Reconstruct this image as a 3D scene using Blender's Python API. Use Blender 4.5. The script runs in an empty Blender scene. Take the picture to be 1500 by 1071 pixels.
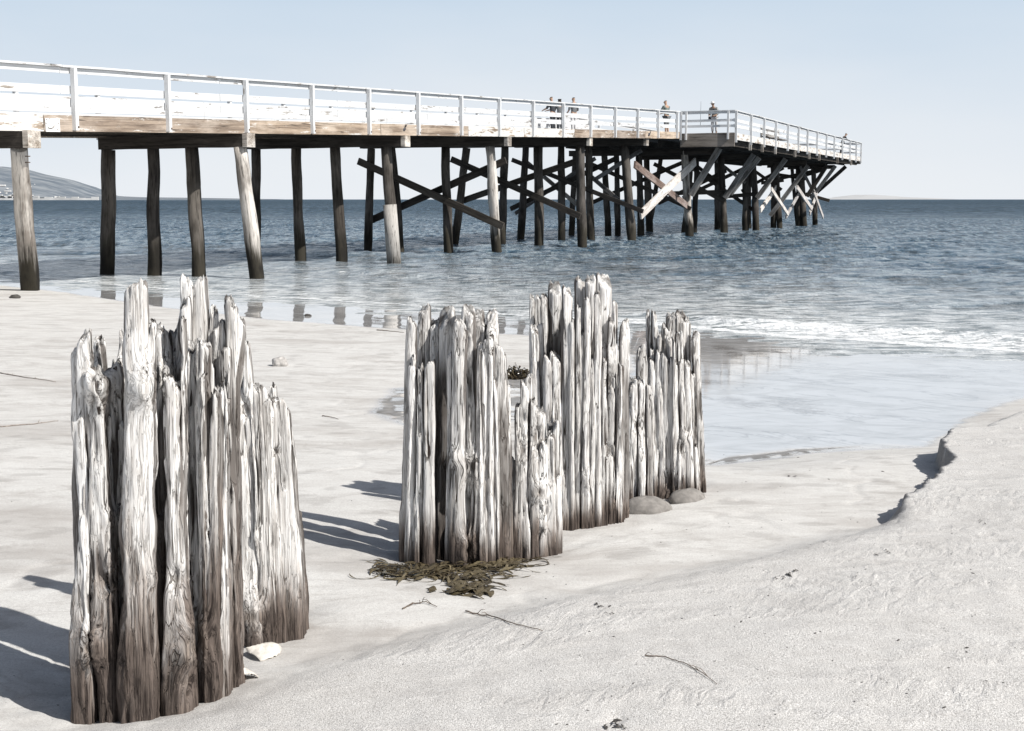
import bpy, math, random
import numpy as np
from mathutils import Vector, noise
random.seed(7); rng = np.random.RandomState(5)
sc = bpy.context.scene
COL = sc.collection
F = 1900.0; CX, CY = 750.0, 535.5
TH = math.atan(243.5 / F); CT, ST = math.cos(TH), math.sin(TH)
CAM = np.array([0.0, 0.0, 2.0])

# ------------------------------------------------------------ measuring helpers (photo measurements -> metres)
def ray(px, py):
    u = (px - CX) / F; v = (CY - py) / F
    return np.array([u, CT + v * ST, -ST + v * CT])
def atY(px, py, Y):
    r = ray(px, py); return CAM + r * (Y / r[1])
def atZ(px, py, z):
    r = ray(px, py); return CAM + r * ((z - 2.0) / r[2])
def at_plane(px, py, p0, n):
    r = ray(px, py); t = ((p0[0]) * n[0] + (p0[1]) * n[1]) / (r[0] * n[0] + r[1] * n[1])
    return CAM + r * t

# ------------------------------------------------------------ scene helpers
def tag(o, label=None, cat=None, group=None, kind=None):
    if label: o['label'] = label
    if cat: o['category'] = cat
    if group: o['group'] = group
    if kind: o['kind'] = kind
    return o
def empty(name, loc):
    o = bpy.data.objects.new(name, None); COL.objects.link(o); o.location = loc; o.empty_display_size = .2
    return o
def link(name, me, mat=None, parent=None):
    o = bpy.data.objects.new(name, me); COL.objects.link(o)
    if mat is not None: me.materials.append(mat)
    if parent is not None:
        o.parent = parent
        o.matrix_parent_inverse = parent_inv(parent)
    return o
def parent_inv(p):
    from mathutils import Matrix
    m = Matrix.Translation(p.location)
    if p.parent is not None: m = Matrix.Translation(p.parent.location) @ Matrix.Translation(-p.parent.location) @ m
    return m.inverted()

class MB:
    def __init__(s): s.v = []; s.f = []; s.g = []; s.t = []; s.sm = []
    def bar(s, a, b, w, h, up=(0, 0, 1), rough=0.0, seg=1, tint=None, taper=1.0):
        """board from a to b, w across, h along 'up'"""
        a = Vector(a); b = Vector(b); d = (b - a); L = d.length; d.normalize()
        up = Vector(up); side = d.cross(up); side.normalize(); up2 = side.cross(d); up2.normalize()
        off = random.uniform(0, 50); tint = random.random() if tint is None else tint
        base = len(s.v)
        for i in range(seg + 1):
            t = i / seg; c = a + (b - a) * t; k = 1 + (taper - 1) * t
            c = c + side * random.uniform(-rough, rough) + up2 * random.uniform(-rough, rough)
            for (x, y) in ((-1, -1), (1, -1), (1, 1), (-1, 1)):
                p = c + side * (x * w / 2 * k) + up2 * (y * h / 2 * k)
                s.v.append(p[:]); s.g.append((x * w / 2 + off, y * h / 2 + off * .37, t * L + off)); s.t.append(tint)
        for i in range(seg):
            q = base + i * 4
            for k in range(4):
                s.f.append((q + k, q + (k + 1) % 4, q + 4 + (k + 1) % 4, q + 4 + k)); s.sm.append(False)
        s.f.append((base + 3, base + 2, base + 1, base)); s.sm.append(False)
        e = base + seg * 4
        s.f.append((e, e + 1, e + 2, e + 3)); s.sm.append(False)
        return s
    def tube(s, pts, rad, n=12, rough=0.0, tint=None, caps=True, flat=1.0):
        pts = [Vector(p) for p in pts]; off = random.uniform(0, 50)
        tint = random.random() if tint is None else tint
        base = len(s.v); m = len(pts); L = 0
        for i, c in enumerate(pts):
            d = (pts[min(i + 1, m - 1)] - pts[max(i - 1, 0)]).normalized()
            ref = Vector((0, 0, 1)) if abs(d.z) < .8 else Vector((1, 0, 0))
            sd = d.cross(ref).normalized(); up = sd.cross(d).normalized()
            r = rad[i] if hasattr(rad, '__len__') else rad
            if i: L += (c - pts[i - 1]).length
            for k in range(n):
                a = 2 * math.pi * k / n
                rr = r * (1 + rough * noise.noise(Vector((math.cos(a) * 1.6 + off, math.sin(a) * 1.6, L * .9))))
                s.v.append((c + sd * (math.cos(a) * rr) + up * (math.sin(a) * rr * flat))[:])
                s.g.append((math.cos(a) * r + off, math.sin(a) * r, L + off)); s.t.append(tint)
        for i in range(m - 1):
            for k in range(n):
                q = base + i * n
                s.f.append((q + k, q + (k + 1) % n, q + n + (k + 1) % n, q + n + k)); s.sm.append(True)
        if caps:
            s.f.append(tuple(base + k for k in range(n))[::-1]); s.sm.append(False)
            s.f.append(tuple(base + (m - 1) * n + k for k in range(n))); s.sm.append(False)
        return s
    def build(s, name, mat=None, parent=None, extra=None):
        me = bpy.data.meshes.new(name); me.from_pydata(s.v, [], s.f)
        me.polygons.foreach_set('use_smooth', s.sm)
        a = me.attributes.new('grain', 'FLOAT_VECTOR', 'POINT'); a.data.foreach_set('vector', np.array(s.g, 'f').ravel())
        a = me.attributes.new('tint', 'FLOAT', 'POINT'); a.data.foreach_set('value', np.array(s.t, 'f'))
        me.update()
        return link(name, me, mat, parent)

# ------------------------------------------------------------ materials
def newmat(name):
    m = bpy.data.materials.new(name); m.use_nodes = True
    nt = m.node_tree; nt.nodes.clear()
    out = nt.nodes.new('ShaderNodeOutputMaterial'); b = nt.nodes.new('ShaderNodeBsdfPrincipled')
    nt.links.new(b.outputs[0], out.inputs[0])
    return m, nt, b
def N(nt, t, **kw):
    n = nt.nodes.new(t)
    for k, v in kw.items():
        if hasattr(n, k): setattr(n, k, v)
    return n
def inp(nt, n, name, val):
    s = n.inputs[name]
    if hasattr(val, 'links') or isinstance(val, bpy.types.NodeSocket): nt.links.new(val, s)
    else: s.default_value = val
def attr(nt, name, out='Fac'):
    n = nt.nodes.new('ShaderNodeAttribute'); n.attribute_name = name; return n.outputs[out]
def vscale(nt, v, s):
    n = nt.nodes.new('ShaderNodeVectorMath'); n.operation = 'MULTIPLY'; nt.links.new(v, n.inputs[0]); n.inputs[1].default_value = s; return n.outputs[0]
def noi(nt, v, scale=1.0, detail=3.0, rough=.55, dist=0.0):
    n = nt.nodes.new('ShaderNodeTexNoise'); nt.links.new(v, n.inputs['Vector']); n.inputs['Scale'].default_value = scale
    n.inputs['Detail'].default_value = detail; n.inputs['Roughness'].default_value = rough; n.inputs['Distortion'].default_value = dist
    return n.outputs['Fac']
def mth(nt, op, a, b=0.0, c=None, clamp=False):
    n = nt.nodes.new('ShaderNodeMath'); n.operation = op; n.use_clamp = clamp
    for i, x in enumerate((a, b) if c is None else (a, b, c)):
        if isinstance(x, bpy.types.NodeSocket): nt.links.new(x, n.inputs[i])
        else: n.inputs[i].default_value = x
    return n.outputs[0]
def rng_(nt, x, a, b, c=0.0, d=1.0, smooth=True):
    n = nt.nodes.new('ShaderNodeMapRange'); n.interpolation_type = 'SMOOTHSTEP' if smooth else 'LINEAR'
    nt.links.new(x, n.inputs[0])
    for i, q in enumerate((a, b, c, d)): n.inputs[i + 1].default_value = q
    return n.outputs[0]
def mix(nt, f, a, b, mode='MIX'):
    n = nt.nodes.new('ShaderNodeMix'); n.data_type = 'RGBA'; n.blend_type = mode
    for s, x in ((n.inputs[0], f), (n.inputs[6], a), (n.inputs[7], b)):
        if isinstance(x, bpy.types.NodeSocket): nt.links.new(x, s)
        elif isinstance(x, (int, float)): s.default_value = x
        else: s.default_value = (*x, 1)
    return n.outputs[2]
def bump(nt, h, strength, dist, normal=None):
    n = nt.nodes.new('ShaderNodeBump'); nt.links.new(h, n.inputs['Height']); n.inputs['Strength'].default_value = strength
    n.inputs['Distance'].default_value = dist
    if normal is not None: nt.links.new(normal, n.inputs['Normal'])
    return n.outputs[0]
def pos(nt): return nt.nodes.new('ShaderNodeNewGeometry').outputs['Position']

def wood_mat(name, light, mid, dark, blot=.5, rough=.85, paint=None, paint_cut=.45, bumpd=.004, wetline=False, sc_=(28, 28, 1.6), wl=(.55, 1.25)):
    m, nt, b = newmat(name)
    g = attr(nt, 'grain', 'Vector')
    n1 = noi(nt, vscale(nt, g, sc_), 1, 5, .6, .3)
    n2 = noi(nt, vscale(nt, g, (2.2, 2.2, .8)), 1, 4, .6)
    n3 = noi(nt, vscale(nt, g, (90, 90, 4)), 1, 3, .6)
    c = mix(nt, rng_(nt, n1, .3, .68), dark, mid)
    c = mix(nt, mth(nt, 'MULTIPLY', rng_(nt, n2, .5 - .12, .5 + .15), blot), c, light)
    c = mix(nt, rng_(nt, n3, .3, .45), mix(nt, .5, c, (.03, .025, .02)), c)
    cl = noi(nt, vscale(nt, g, (sc_[0] * .6, sc_[1] * .6, sc_[2] * .35)), 1, 2, .5, .1)
    cl = rng_(nt, mth(nt, 'ABSOLUTE', mth(nt, 'SUBTRACT', cl, .5)), .004, .016, 1, 0)
    c = mix(nt, mth(nt, 'MULTIPLY', cl, .7), c, (.02, .017, .015))
    tn = attr(nt, 'tint')
    c = mix(nt, 1.0, c, mix(nt, tn, (.72, .72, .74), (1.2, 1.17, 1.12)), 'MULTIPLY')
    if paint is not None:
        pm = mth(nt, 'ADD', mth(nt, 'MULTIPLY', noi(nt, vscale(nt, g, (7, 7, 1.3)), 1, 6, .72), .8), mth(nt, 'MULTIPLY', n1, .2))
        pf = rng_(nt, pm, paint_cut - .03, paint_cut + .02)
        pc = mix(nt, rng_(nt, n2, .3, .7), tuple(x * .86 for x in paint), paint)
        c = mix(nt, pf, c, pc)
    if wetline:   # weed and damp near the water line
        z = nt.nodes.new('ShaderNodeSeparateXYZ'); nt.links.new(pos(nt), z.inputs[0])
        zz = mth(nt, 'ADD', z.outputs[2], mth(nt, 'MULTIPLY', mth(nt, 'SUBTRACT', n1, .5), -1.6))
        wf = rng_(nt, zz, *wl)
        c = mix(nt, wf, mix(nt, rng_(nt, n2, .4, .6), (.018, .016, .013), (.045, .04, .03)), c)
    inp(nt, b, 'Base Color', c); b.inputs['Roughness'].default_value = rough
    b.inputs['Specular IOR Level'].default_value = .25
    h = mth(nt, 'ADD', n1, mth(nt, 'MULTIPLY', n3, .5))
    inp(nt, b, 'Normal', bump(nt, h, .8, bumpd))
    return m
M = {}
M['pile'] = wood_mat('pile_wood', (.27, .25, .23), (.085, .075, .066), (.02, .018, .016), blot=.42, wetline=True, bumpd=.012, sc_=(16, 16, .9))
M['pile_pale'] = wood_mat('pale_pile_wood', (.80, .77, .73), (.42, .385, .35), (.09, .075, .065), blot=.9, wetline=True, bumpd=.012, sc_=(16, 16, .9))
M['beam'] = wood_mat('beam_wood', (.15, .135, .12), (.075, .066, .058), (.028, .024, .021), blot=.4, bumpd=.008, sc_=(14, 14, .9))
M['beam_grey'] = wood_mat('grey_beam_wood', (.50, .49, .48), (.27, .26, .255), (.08, .075, .07), blot=.7, bumpd=.008, sc_=(14, 14, .9))
M['beam_end'] = wood_mat('pale_beam_wood', (.78, .75, .71), (.50, .45, .40), (.17, .14, .11), blot=.9, bumpd=.008)
M['fascia'] = wood_mat('fascia_wood', (.74, .64, .54), (.50, .40, .31), (.20, .15, .115), blot=.6, bumpd=.006, sc_=(14, 14, .5), paint=(.76, .73, .69), paint_cut=.60)
M['fascia_white'] = wood_mat('whitewashed_fascia_wood', (.66, .56, .46), (.42, .34, .27), (.17, .13, .10), blot=.7, sc_=(14, 14, .5), paint=(.78, .76, .73), paint_cut=.46)
M['fascia_dark'] = wood_mat('shaded_fascia_wood', (.34, .31, .29), (.24, .22, .20), (.10, .09, .08), blot=.5, sc_=(14, 14, .5))  # darker copy of the fascia wood, the face's shade put into the colour
M['white'] = wood_mat('white_painted_wood', (.5, .47, .43), (.34, .31, .28), (.16, .14, .13), blot=.6, paint=(.76, .77, .78), paint_cut=.395, bumpd=.003, sc_=(14, 14, .6))
M['peeling'] = wood_mat('peeling_white_painted_wood', (.56, .54, .52), (.42, .40, .38), (.22, .20, .19), blot=.6, paint=(.74, .75, .76), paint_cut=.43, bumpd=.004, sc_=(14, 14, .6))
M['brace_white'] = wood_mat('pale_brace_wood', (.86, .85, .84), (.75, .72, .70), (.42, .38, .35), blot=.8, bumpd=.006)
M['brace_rust'] = wood_mat('reddish_brace_wood', (.55, .46, .42), (.33, .24, .20), (.14, .10, .085), blot=.7, bumpd=.006)

def simple(name, col, rough=.7, var=.15, scale=20., bd=0.0, spec=.3, metal=0.0):
    m, nt, b = newmat(name); n = noi(nt, pos(nt), scale, 4, .6)
    c = mix(nt, rng_(nt, n, .3, .7), tuple(x * (1 - var) for x in col), tuple(min(1, x * (1 + var)) for x in col))
    inp(nt, b, 'Base Color', c); b.inputs['Roughness'].default_value = rough; b.inputs['Specular IOR Level'].default_value = spec
    b.inputs['Metallic'].default_value = metal
    if bd: inp(nt, b, 'Normal', bump(nt, n, .7, bd))
    return m

# bleached driftwood of the old stumps
def stump_mat():
    m, nt, b = newmat('bleached_driftwood')
    g = attr(nt, 'grain', 'Vector'); hz = attr(nt, 'height'); cav = attr(nt, 'groove_and_shade'); kn = attr(nt, 'knot')
    tn = attr(nt, 'tint')
    nA = noi(nt, vscale(nt, g, (70, 70, 3.2)), 1, 5, .62, .25)
    nB = noi(nt, vscale(nt, g, (190, 190, 7)), 1, 4, .6, .2)
    nC = noi(nt, vscale(nt, g, (9, 9, 2.2)), 1, 5, .6)
    nD = noi(nt, vscale(nt, g, (34, 34, 1.1)), 1, 4, .55, .15)
    c = mix(nt, rng_(nt, nA, .30, .58), (.64, .61, .58), (.91, .90, .885))
    c = mix(nt, mth(nt, 'MULTIPLY', rng_(nt, nB, .56, .70), .28), c, (.38, .34, .31))
    c = mix(nt, mth(nt, 'MULTIPLY', rng_(nt, nC, .52, .70), .30), c, (.50, .46, .425))
    c = mix(nt, rng_(nt, nD, .30, .345, 1, 0), c, (.06, .047, .04))
    line = lambda n, w: rng_(nt, mth(nt, 'ABSOLUTE', mth(nt, 'SUBTRACT', n, .5)), w * .35, w, 1, 0)
    L1 = noi(nt, vscale(nt, g, (42, 42, 1.0)), 1, 2, .5, .1); L2 = noi(nt, vscale(nt, g, (95, 95, 2.6)), 1, 2, .5, .1)
    gate1 = rng_(nt, noi(nt, vscale(nt, g, (11, 11, 2.0)), 1, 2, .5), .40, .55)
    l1 = mth(nt, 'MULTIPLY', line(L1, .022), gate1); l2 = line(L2, .028)
    c = mix(nt, mth(nt, 'MULTIPLY', l1, .80), c, (.055, .045, .038)); c = mix(nt, mth(nt, 'MULTIPLY', l2, .34), c, (.20, .175, .155))
    nP = noi(nt, vscale(nt, g, (50, 50, 14)), 1, 4, .65); c = mix(nt, mth(nt, 'MULTIPLY', rng_(nt, nP, .65, .72), .5), c, (.17, .145, .125))           # open splits along the grain
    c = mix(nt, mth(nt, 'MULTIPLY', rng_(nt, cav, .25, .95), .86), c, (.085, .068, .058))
    c = mix(nt, 1.0, c, mix(nt, tn, (.78, .775, .77), (1.06, 1.06, 1.06)), 'MULTIPLY')
    # wet, stained foot with a ragged upper edge
    q = mth(nt, 'ADD', hz, mth(nt, 'MULTIPLY', mth(nt, 'SUBTRACT', noi(nt, vscale(nt, g, (26, 26, 1.2)), 1, 4, .6), .5), .62))
    q = mth(nt, 'ADD', q, mth(nt, 'MULTIPLY', mth(nt, 'SUBTRACT', nC, .5), .5))
    q = mth(nt, 'ADD', q, mth(nt, 'MULTIPLY', mth(nt, 'SUBTRACT', tn, .5), .28))
    st = mix(nt, rng_(nt, nA, .3, .65), (.040, .031, .027), (.22, .18, .158))
    st = mix(nt, rng_(nt, nB, .45, .65), st, (.33, .27, .23))
    c = mix(nt, rng_(nt, q, .10, .54, .97, 0), c, st)
    c = mix(nt, rng_(nt, q, .0, .34, .75, 0), c, mix(nt, rng_(nt, nA, .4, .6), (.022, .016, .014), (.10, .078, .067)))
    c = mix(nt, mth(nt, 'MULTIPLY', kn, .8), c, mix(nt, rng_(nt, nA, .4, .6), (.05, .04, .034), (.30, .25, .21)))
    inp(nt, b, 'Base Color', c); b.inputs['Roughness'].default_value = .85; b.inputs['Specular IOR Level'].default_value = .15
    h = mth(nt, 'ADD', mth(nt, 'MULTIPLY', nA, 1.0), mth(nt, 'MULTIPLY', nB, .4))
    h = mth(nt, 'ADD', h, mth(nt, 'MULTIPLY', rng_(nt, nD, .27, .37), 1.2))
    h = mth(nt, 'SUBTRACT', h, mth(nt, 'ADD', mth(nt, 'MULTIPLY', l1, 1.6), mth(nt, 'MULTIPLY', l2, .7)))
    inp(nt, b, 'Normal', bump(nt, h, 1.0, .0042))
    return m
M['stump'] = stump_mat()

def sand_mat():
    m, nt, b = newmat('beach_sand')
    p = pos(nt); wet = attr(nt, 'wet'); smooth_ = attr(nt, 'smooth'); tex = attr(nt, 'tone')
    g1 = noi(nt, p, 260, 2, .7); g2 = noi(nt, p, 95, 3, .65); g3 = noi(nt, vscale(nt, p, (4, 7, 3)), 1, 5, .65, .8); g4 = noi(nt, vscale(nt, p, (1.2, 2.0, 1)), 1, 6, .66, 1.4)
    dry = mix(nt, rng_(nt, g1, .32, .66), (.33, .318, .305), (.93, .915, .89))
    fine = mix(nt, rng_(nt, g2, .3, .7), (.635, .625, .605), (.795, .79, .765))
    dry = mix(nt, mth(nt, 'MULTIPLY', smooth_, .72), dry, fine)
    dry = mix(nt, mth(nt, 'MULTIPLY', rng_(nt, g3, .35, .7), .22), dry, (.40, .375, .35))
    dry = mix(nt, mth(nt, 'MULTIPLY', rng_(nt, g4, .45, .75), mth(nt, 'MULTIPLY', smooth_, .45)), dry, (.36, .33, .305))
    fl = noi(nt, vscale(nt, p, (.8, 2.3, 1)), 1, 4, .55, 1.2)
    fl = rng_(nt, mth(nt, 'ABSOLUTE', mth(nt, 'SUBTRACT', fl, .5)), .0, .016, 1, 0)
    dry = mix(nt, mth(nt, 'MULTIPLY', mth(nt, 'MULTIPLY', fl, smooth_), .18), dry, (.27, .24, .215))
    big = noi(nt, vscale(nt, p, (.45, 1.1, 1)), 1, 4, .6)
    dry = mix(nt, mth(nt, 'MULTIPLY', rng_(nt, big, .50, .66), mth(nt, 'MULTIPLY', smooth_, .45)), dry, (.40, .37, .345))
    spk = noi(nt, p, 130, 1, .5)
    dry = mix(nt, mth(nt, 'MULTIPLY', rng_(nt, spk, .74, .78), .75), dry, (.10, .09, .085))
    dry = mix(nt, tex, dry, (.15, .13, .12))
    refl = attr(nt, 'pier_refl')
    wn = mth(nt, 'ADD', wet, mth(nt, 'MULTIPLY', mth(nt, 'SUBTRACT', g4, .5), .55))
    wf = rng_(nt, wn, .35, .62)
    mq = nt.nodes.new('ShaderNodeMapping'); mq.inputs['Rotation'].default_value = (0, 0, math.radians(38)); nt.links.new(p, mq.inputs[0])
    wl = noi(nt, vscale(nt, mq.outputs[0], (.45, 1.5, 1)), 1, 5, .6, .9)
    wcol = mix(nt, rng_(nt, g4, .4, .65), (.66, .655, .655), (.52, .51, .50))
    wcol = mix(nt, mth(nt, 'MULTIPLY', rng_(nt, mth(nt, 'ABSOLUTE', mth(nt, 'SUBTRACT', wl, .5)), .0, .022, 1, 0), .45), wcol, (.20, .19, .18))
    wcol = mix(nt, mth(nt, 'MULTIPLY', rng_(nt, wl, .60, .72), .35), wcol, (.23, .21, .195))
    wcol = mix(nt, mth(nt, 'MULTIPLY', rng_(nt, mth(nt, 'MULTIPLY', mth(nt, 'POWER', refl, .5), noi(nt, vscale(nt, p, (9, 14, 1)), 1, 6, .75, 1.2)), .30, .56), .6), wcol, (.20, .175, .155))
    c = mix(nt, wf, dry, wcol)
    inp(nt, b, 'Base Color', c)
    inp(nt, b, 'Roughness', rng_(nt, wf, 0, 1, .95, .035, False))
    inp(nt, b, 'Specular IOR Level', rng_(nt, wf, 0, 1, .1, 1.0, False))
    h = mth(nt, 'ADD', mth(nt, 'MULTIPLY', g1, .5), mth(nt, 'MULTIPLY', g2, .6))
    k = mth(nt, 'MULTIPLY', mth(nt, 'SUBTRACT', 1.0, wf), mth(nt, 'SUBTRACT', 1.0, mth(nt, 'MULTIPLY', smooth_, .62)))
    mp = nt.nodes.new('ShaderNodeMapping'); mp.inputs['Rotation'].default_value = (0, 0, math.radians(24)); nt.links.new(p, mp.inputs[0])
    rp = noi(nt, vscale(nt, mp.outputs[0], (20, 7.5, 1)), 1, 3, .55, .6)
    rmask = rng_(nt, noi(nt, vscale(nt, p, (1.0, 2.2, 1)), 1, 3, .6), .44, .60)
    rp = mth(nt, 'MULTIPLY', rp, mth(nt, 'MULTIPLY', rmask, mth(nt, 'SUBTRACT', 1.0, smooth_)))
    h = mth(nt, 'MULTIPLY', mth(nt, 'ADD', h, mth(nt, 'MULTIPLY', rp, 2.7)), k)
    n1 = bump(nt, h, .85, .006)
    wr = noi(nt, vscale(nt, p, (1.8, 2.6, 1)), 1, 4, .6, .8)
    n2 = bump(nt, mth(nt, 'MULTIPLY', wr, wf), .14, .008, n1)
    inp(nt, b, 'Normal', n2)
    return m
M['sand'] = sand_mat()

def water_mat():
    m, nt, b = newmat('sea_water')
    p = pos(nt); sh = attr(nt, 'shore'); foam = attr(nt, 'foam')
    cd = nt.nodes.new('ShaderNodeSeparateXYZ'); nt.links.new(p, cd.inputs[0])
    w1 = noi(nt, vscale(nt, p, (.22, .62, 1)), 1, 6, .62, .4)
    w2 = noi(nt, vscale(nt, p, (1.6, 4.2, 1)), 1, 5, .6, .3)
    w3 = noi(nt, vscale(nt, p, (.012, .06, 1)), 1, 5, .6)
    w4 = noi(nt, vscale(nt, p, (7, 15, 1)), 1, 3, .6)
    deep = mix(nt, rng_(nt, w3, .35, .65), (.042, .092, .152), (.085, .155, .222))
    cr = attr(nt, 'crest'); w5 = noi(nt, vscale(nt, p, (.55, 1.15, 1)), 1, 6, .68, .5)
    w6 = noi(nt, vscale(nt, p, (3.2, .62, 1)), 1, 5, .66, .2); w7 = noi(nt, vscale(nt, p, (1.1, .16, 1)), 1, 5, .66, .2)
    fd = rng_(nt, cd.outputs[1], 22, 70); fd2 = rng_(nt, cd.outputs[1], 80, 260)
    wm = mth(nt, 'ADD', mth(nt, 'MULTIPLY', w6, mth(nt, 'SUBTRACT', 1.0, fd2)), mth(nt, 'MULTIPLY', w7, fd2))
    wm = mth(nt, 'ADD', mth(nt, 'MULTIPLY', wm, fd), mth(nt, 'MULTIPLY', w5, mth(nt, 'SUBTRACT', 1.0, fd)))
    cr2 = mth(nt, 'ADD', mth(nt, 'MULTIPLY', cr, .8), mth(nt, 'ADD', .08, mth(nt, 'MULTIPLY', mth(nt, 'SUBTRACT', wm, .5), 5.2)))  # wave shading put into the colour: dark troughs, pale crests
    deep = mix(nt, rng_(nt, cr2, .12, .50), (.016, .038, .056), deep)
    deep = mix(nt, rng_(nt, cr2, .55, 1.15), deep, (.30, .375, .425))
    shal = mix(nt, rng_(nt, w2, .38, .60), (.19, .215, .22), (.76, .78, .785))
    c = mix(nt, sh, deep, shal)
    fn = noi(nt, vscale(nt, p, (3.2, 7.5, 1)), 1, 7, .72, .5)
    ff = mth(nt, 'ADD', foam, mth(nt, 'MULTIPLY', mth(nt, 'SUBTRACT', fn, .5), 2.6))
    ff = rng_(nt, ff, .48, .66)
    wc = noi(nt, vscale(nt, p, (.35, .9, 1)), 1, 7, .75)
    caps = rng_(nt, wc, .70, .73)  # whitecaps, with extra white flecks painted in as sparkle
    ff = mth(nt, 'MAXIMUM', ff, mth(nt, 'MULTIPLY', caps, .7))
    c = mix(nt, ff, c, (.86, .88, .89))
    inp(nt, b, 'Base Color', c)
    inp(nt, b, 'Roughness', mth(nt, 'MAXIMUM', rng_(nt, ff, 0, 1, .10, .9, False), rng_(nt, cd.outputs[1], 25, 220, .08, .42, False)))
    b.inputs['IOR'].default_value = 1.33
    inp(nt, b, 'Specular IOR Level', mth(nt, 'MULTIPLY', rng_(nt, ff, 0, 1, 1, .1, False), rng_(nt, cd.outputs[1], 30, 260, .55, .30, False)))
    far = rng_(nt, cd.outputs[1], 20, 160, 1, 3.2, False)
    h = mth(nt, 'ADD', mth(nt, 'ADD', mth(nt, 'MULTIPLY', w5, .6), mth(nt, 'MULTIPLY', w6, .35)), mth(nt, 'MULTIPLY', w2, .42))
    h = mth(nt, 'MULTIPLY', mth(nt, 'ADD', h, mth(nt, 'MULTIPLY', w4, .12)), far)
    h = mth(nt, 'MULTIPLY', h, rng_(nt, sh, 0, 1, 1, .45, False))
    n1 = bump(nt, h, 1.0, .42)
    inp(nt, b, 'Normal', n1)
    return m
M['water'] = water_mat()
M['skin'] = simple('skin', (.45, .30, .22), .6, .08)
M['hair'] = simple('dark_hair', (.03, .025, .02), .7, .2)
M['dark_cloth'] = simple('dark_cloth', (.05, .055, .065), .9, .2)
M['grey_cloth'] = simple('grey_cloth', (.16, .17, .18), .9, .2)
M['green_cloth'] = simple('grey_green_cloth', (.17, .21, .20), .9, .3, 9)
M['pale_cloth'] = simple('pale_cloth', (.62, .62, .63), .9, .1)
M['plaid_cloth'] = simple('mottled_shirt_cloth', (.28, .28, .27), .9, .7, 14)
M['white_cloth'] = simple('white_cloth', (.78, .78, .78), .9, .05)
M['shell'] = simple('shell', (.72, .68, .62), .55, .18, 45, .004)
M['stone'] = simple('stone', (.46, .44, .42), .9, .35, 30, .006)
M['dark_stone'] = simple('dark_stone', (.075, .07, .065), .8, .5, 60, .003)
M['twig'] = simple('twig', (.16, .125, .10), .9, .4, 60)
M['pale_twig'] = simple('pale_twig', (.32, .28, .25), .9, .4, 60)
M['concrete'] = wood_mat('pile_sleeve', (.60, .585, .56), (.46, .445, .42), (.25, .235, .22), blot=.7, wetline=True, wl=(-.3, .5))
M['metal'] = simple('rusty_metal', (.12, .09, .07), .6, .4, 30)
M['bird'] = simple('pigeon_feathers', (.07, .07, .08), .7, .4, 40)

def kelp_mat():
    m, nt, b = newmat('kelp'); p = pos(nt)
    t = attr(nt, 'tint'); n = noi(nt, p, 60, 4, .6)
    c = mix(nt, t, (.028, .020, .012), (.20, .165, .10))
    c = mix(nt, rng_(nt, n, .4, .7), c, mix(nt, .5, c, (.02, .017, .01)))
    inp(nt, b, 'Base Color', c); b.inputs['Roughness'].default_value = .17
    inp(nt, b, 'Normal', bump(nt, n, .6, .004)); return m
M['kelp'] = kelp_mat()

# ------------------------------------------------------------ terrain
def sdist(poly, X, Y):
    """distance to open polyline and side sign (+ = left of direction), arclength parameter"""
    best = np.full(X.shape, 1e9); sg = np.ones(X.shape); ar = np.zeros(X.shape); L = 0
    for i in range(len(poly) - 1):
        ax, ay = poly[i]; bx, by = poly[i + 1]; dx, dy = bx - ax, by - ay; l2 = dx * dx + dy * dy
        t = np.clip(((X - ax) * dx + (Y - ay) * dy) / l2, 0, 1)
        ex = X - (ax + t * dx); ey = Y - (ay + t * dy); d = np.hypot(ex, ey)
        m = d < best - 1e-9
        cr = dx * (Y - ay) - dy * (X - ax)
        best = np.where(m, d, best); sg = np.where(m, np.sign(cr), sg); ar = np.where(m, L + t * math.sqrt(l2), ar)
        L += math.sqrt(l2)
    return best, sg, ar
def inpoly(poly, X, Y):
    r = np.zeros(X.shape, bool); n = len(poly)
    for i in range(n):
        ax, ay = poly[i]; bx, by = poly[(i + 1) % n]
        c = ((ay > Y) != (by > Y)); 
        with np.errstate(divide='ignore', invalid='ignore'):
            xi = (bx - ax) * (Y - ay) / (by - ay) + ax
        r ^= (c & (X < xi))
    return r
# cheap numpy value noise
_perm = rng.rand(256, 256)
def vnoise(x, y):
    xi = np.floor(x).astype(int); yi = np.floor(y).astype(int); fx = x - xi; fy = y - yi
    fx = fx * fx * (3 - 2 * fx); fy = fy * fy * (3 - 2 * fy)
    g = lambda a, b: _perm[a & 255, b & 255]
    return ((g(xi, yi) * (1 - fx) + g(xi + 1, yi) * fx) * (1 - fy) + (g(xi, yi + 1) * (1 - fx) + g(xi + 1, yi + 1) * fx) * fy) * 2 - 1
def fbm(x, y, o=4):
    s = 0; a = 1; tt = 0
    for i in range(o): s = s + a * vnoise(x * 2 ** i + 17.3 * i, y * 2 ** i + 5.1 * i); tt += a; a *= .5
    return s / tt
def ss(a, b, x):
    t = np.clip((x - a) / (b - a), 0, 1); return t * t * (3 - 2 * t)
W = lambda pts, z: [tuple(atZ(px, py, z)[:2]) for px, py in pts]
shore = W([(-500, 392), (-60, 401), (0, 404), (120, 414), (300, 430), (450, 439), (600, 449), (760, 463), (900, 473), (1040, 483), (1200, 497), (1350, 508), (1500, 516), (1700, 530), (2100, 560)], 0.0)
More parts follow.
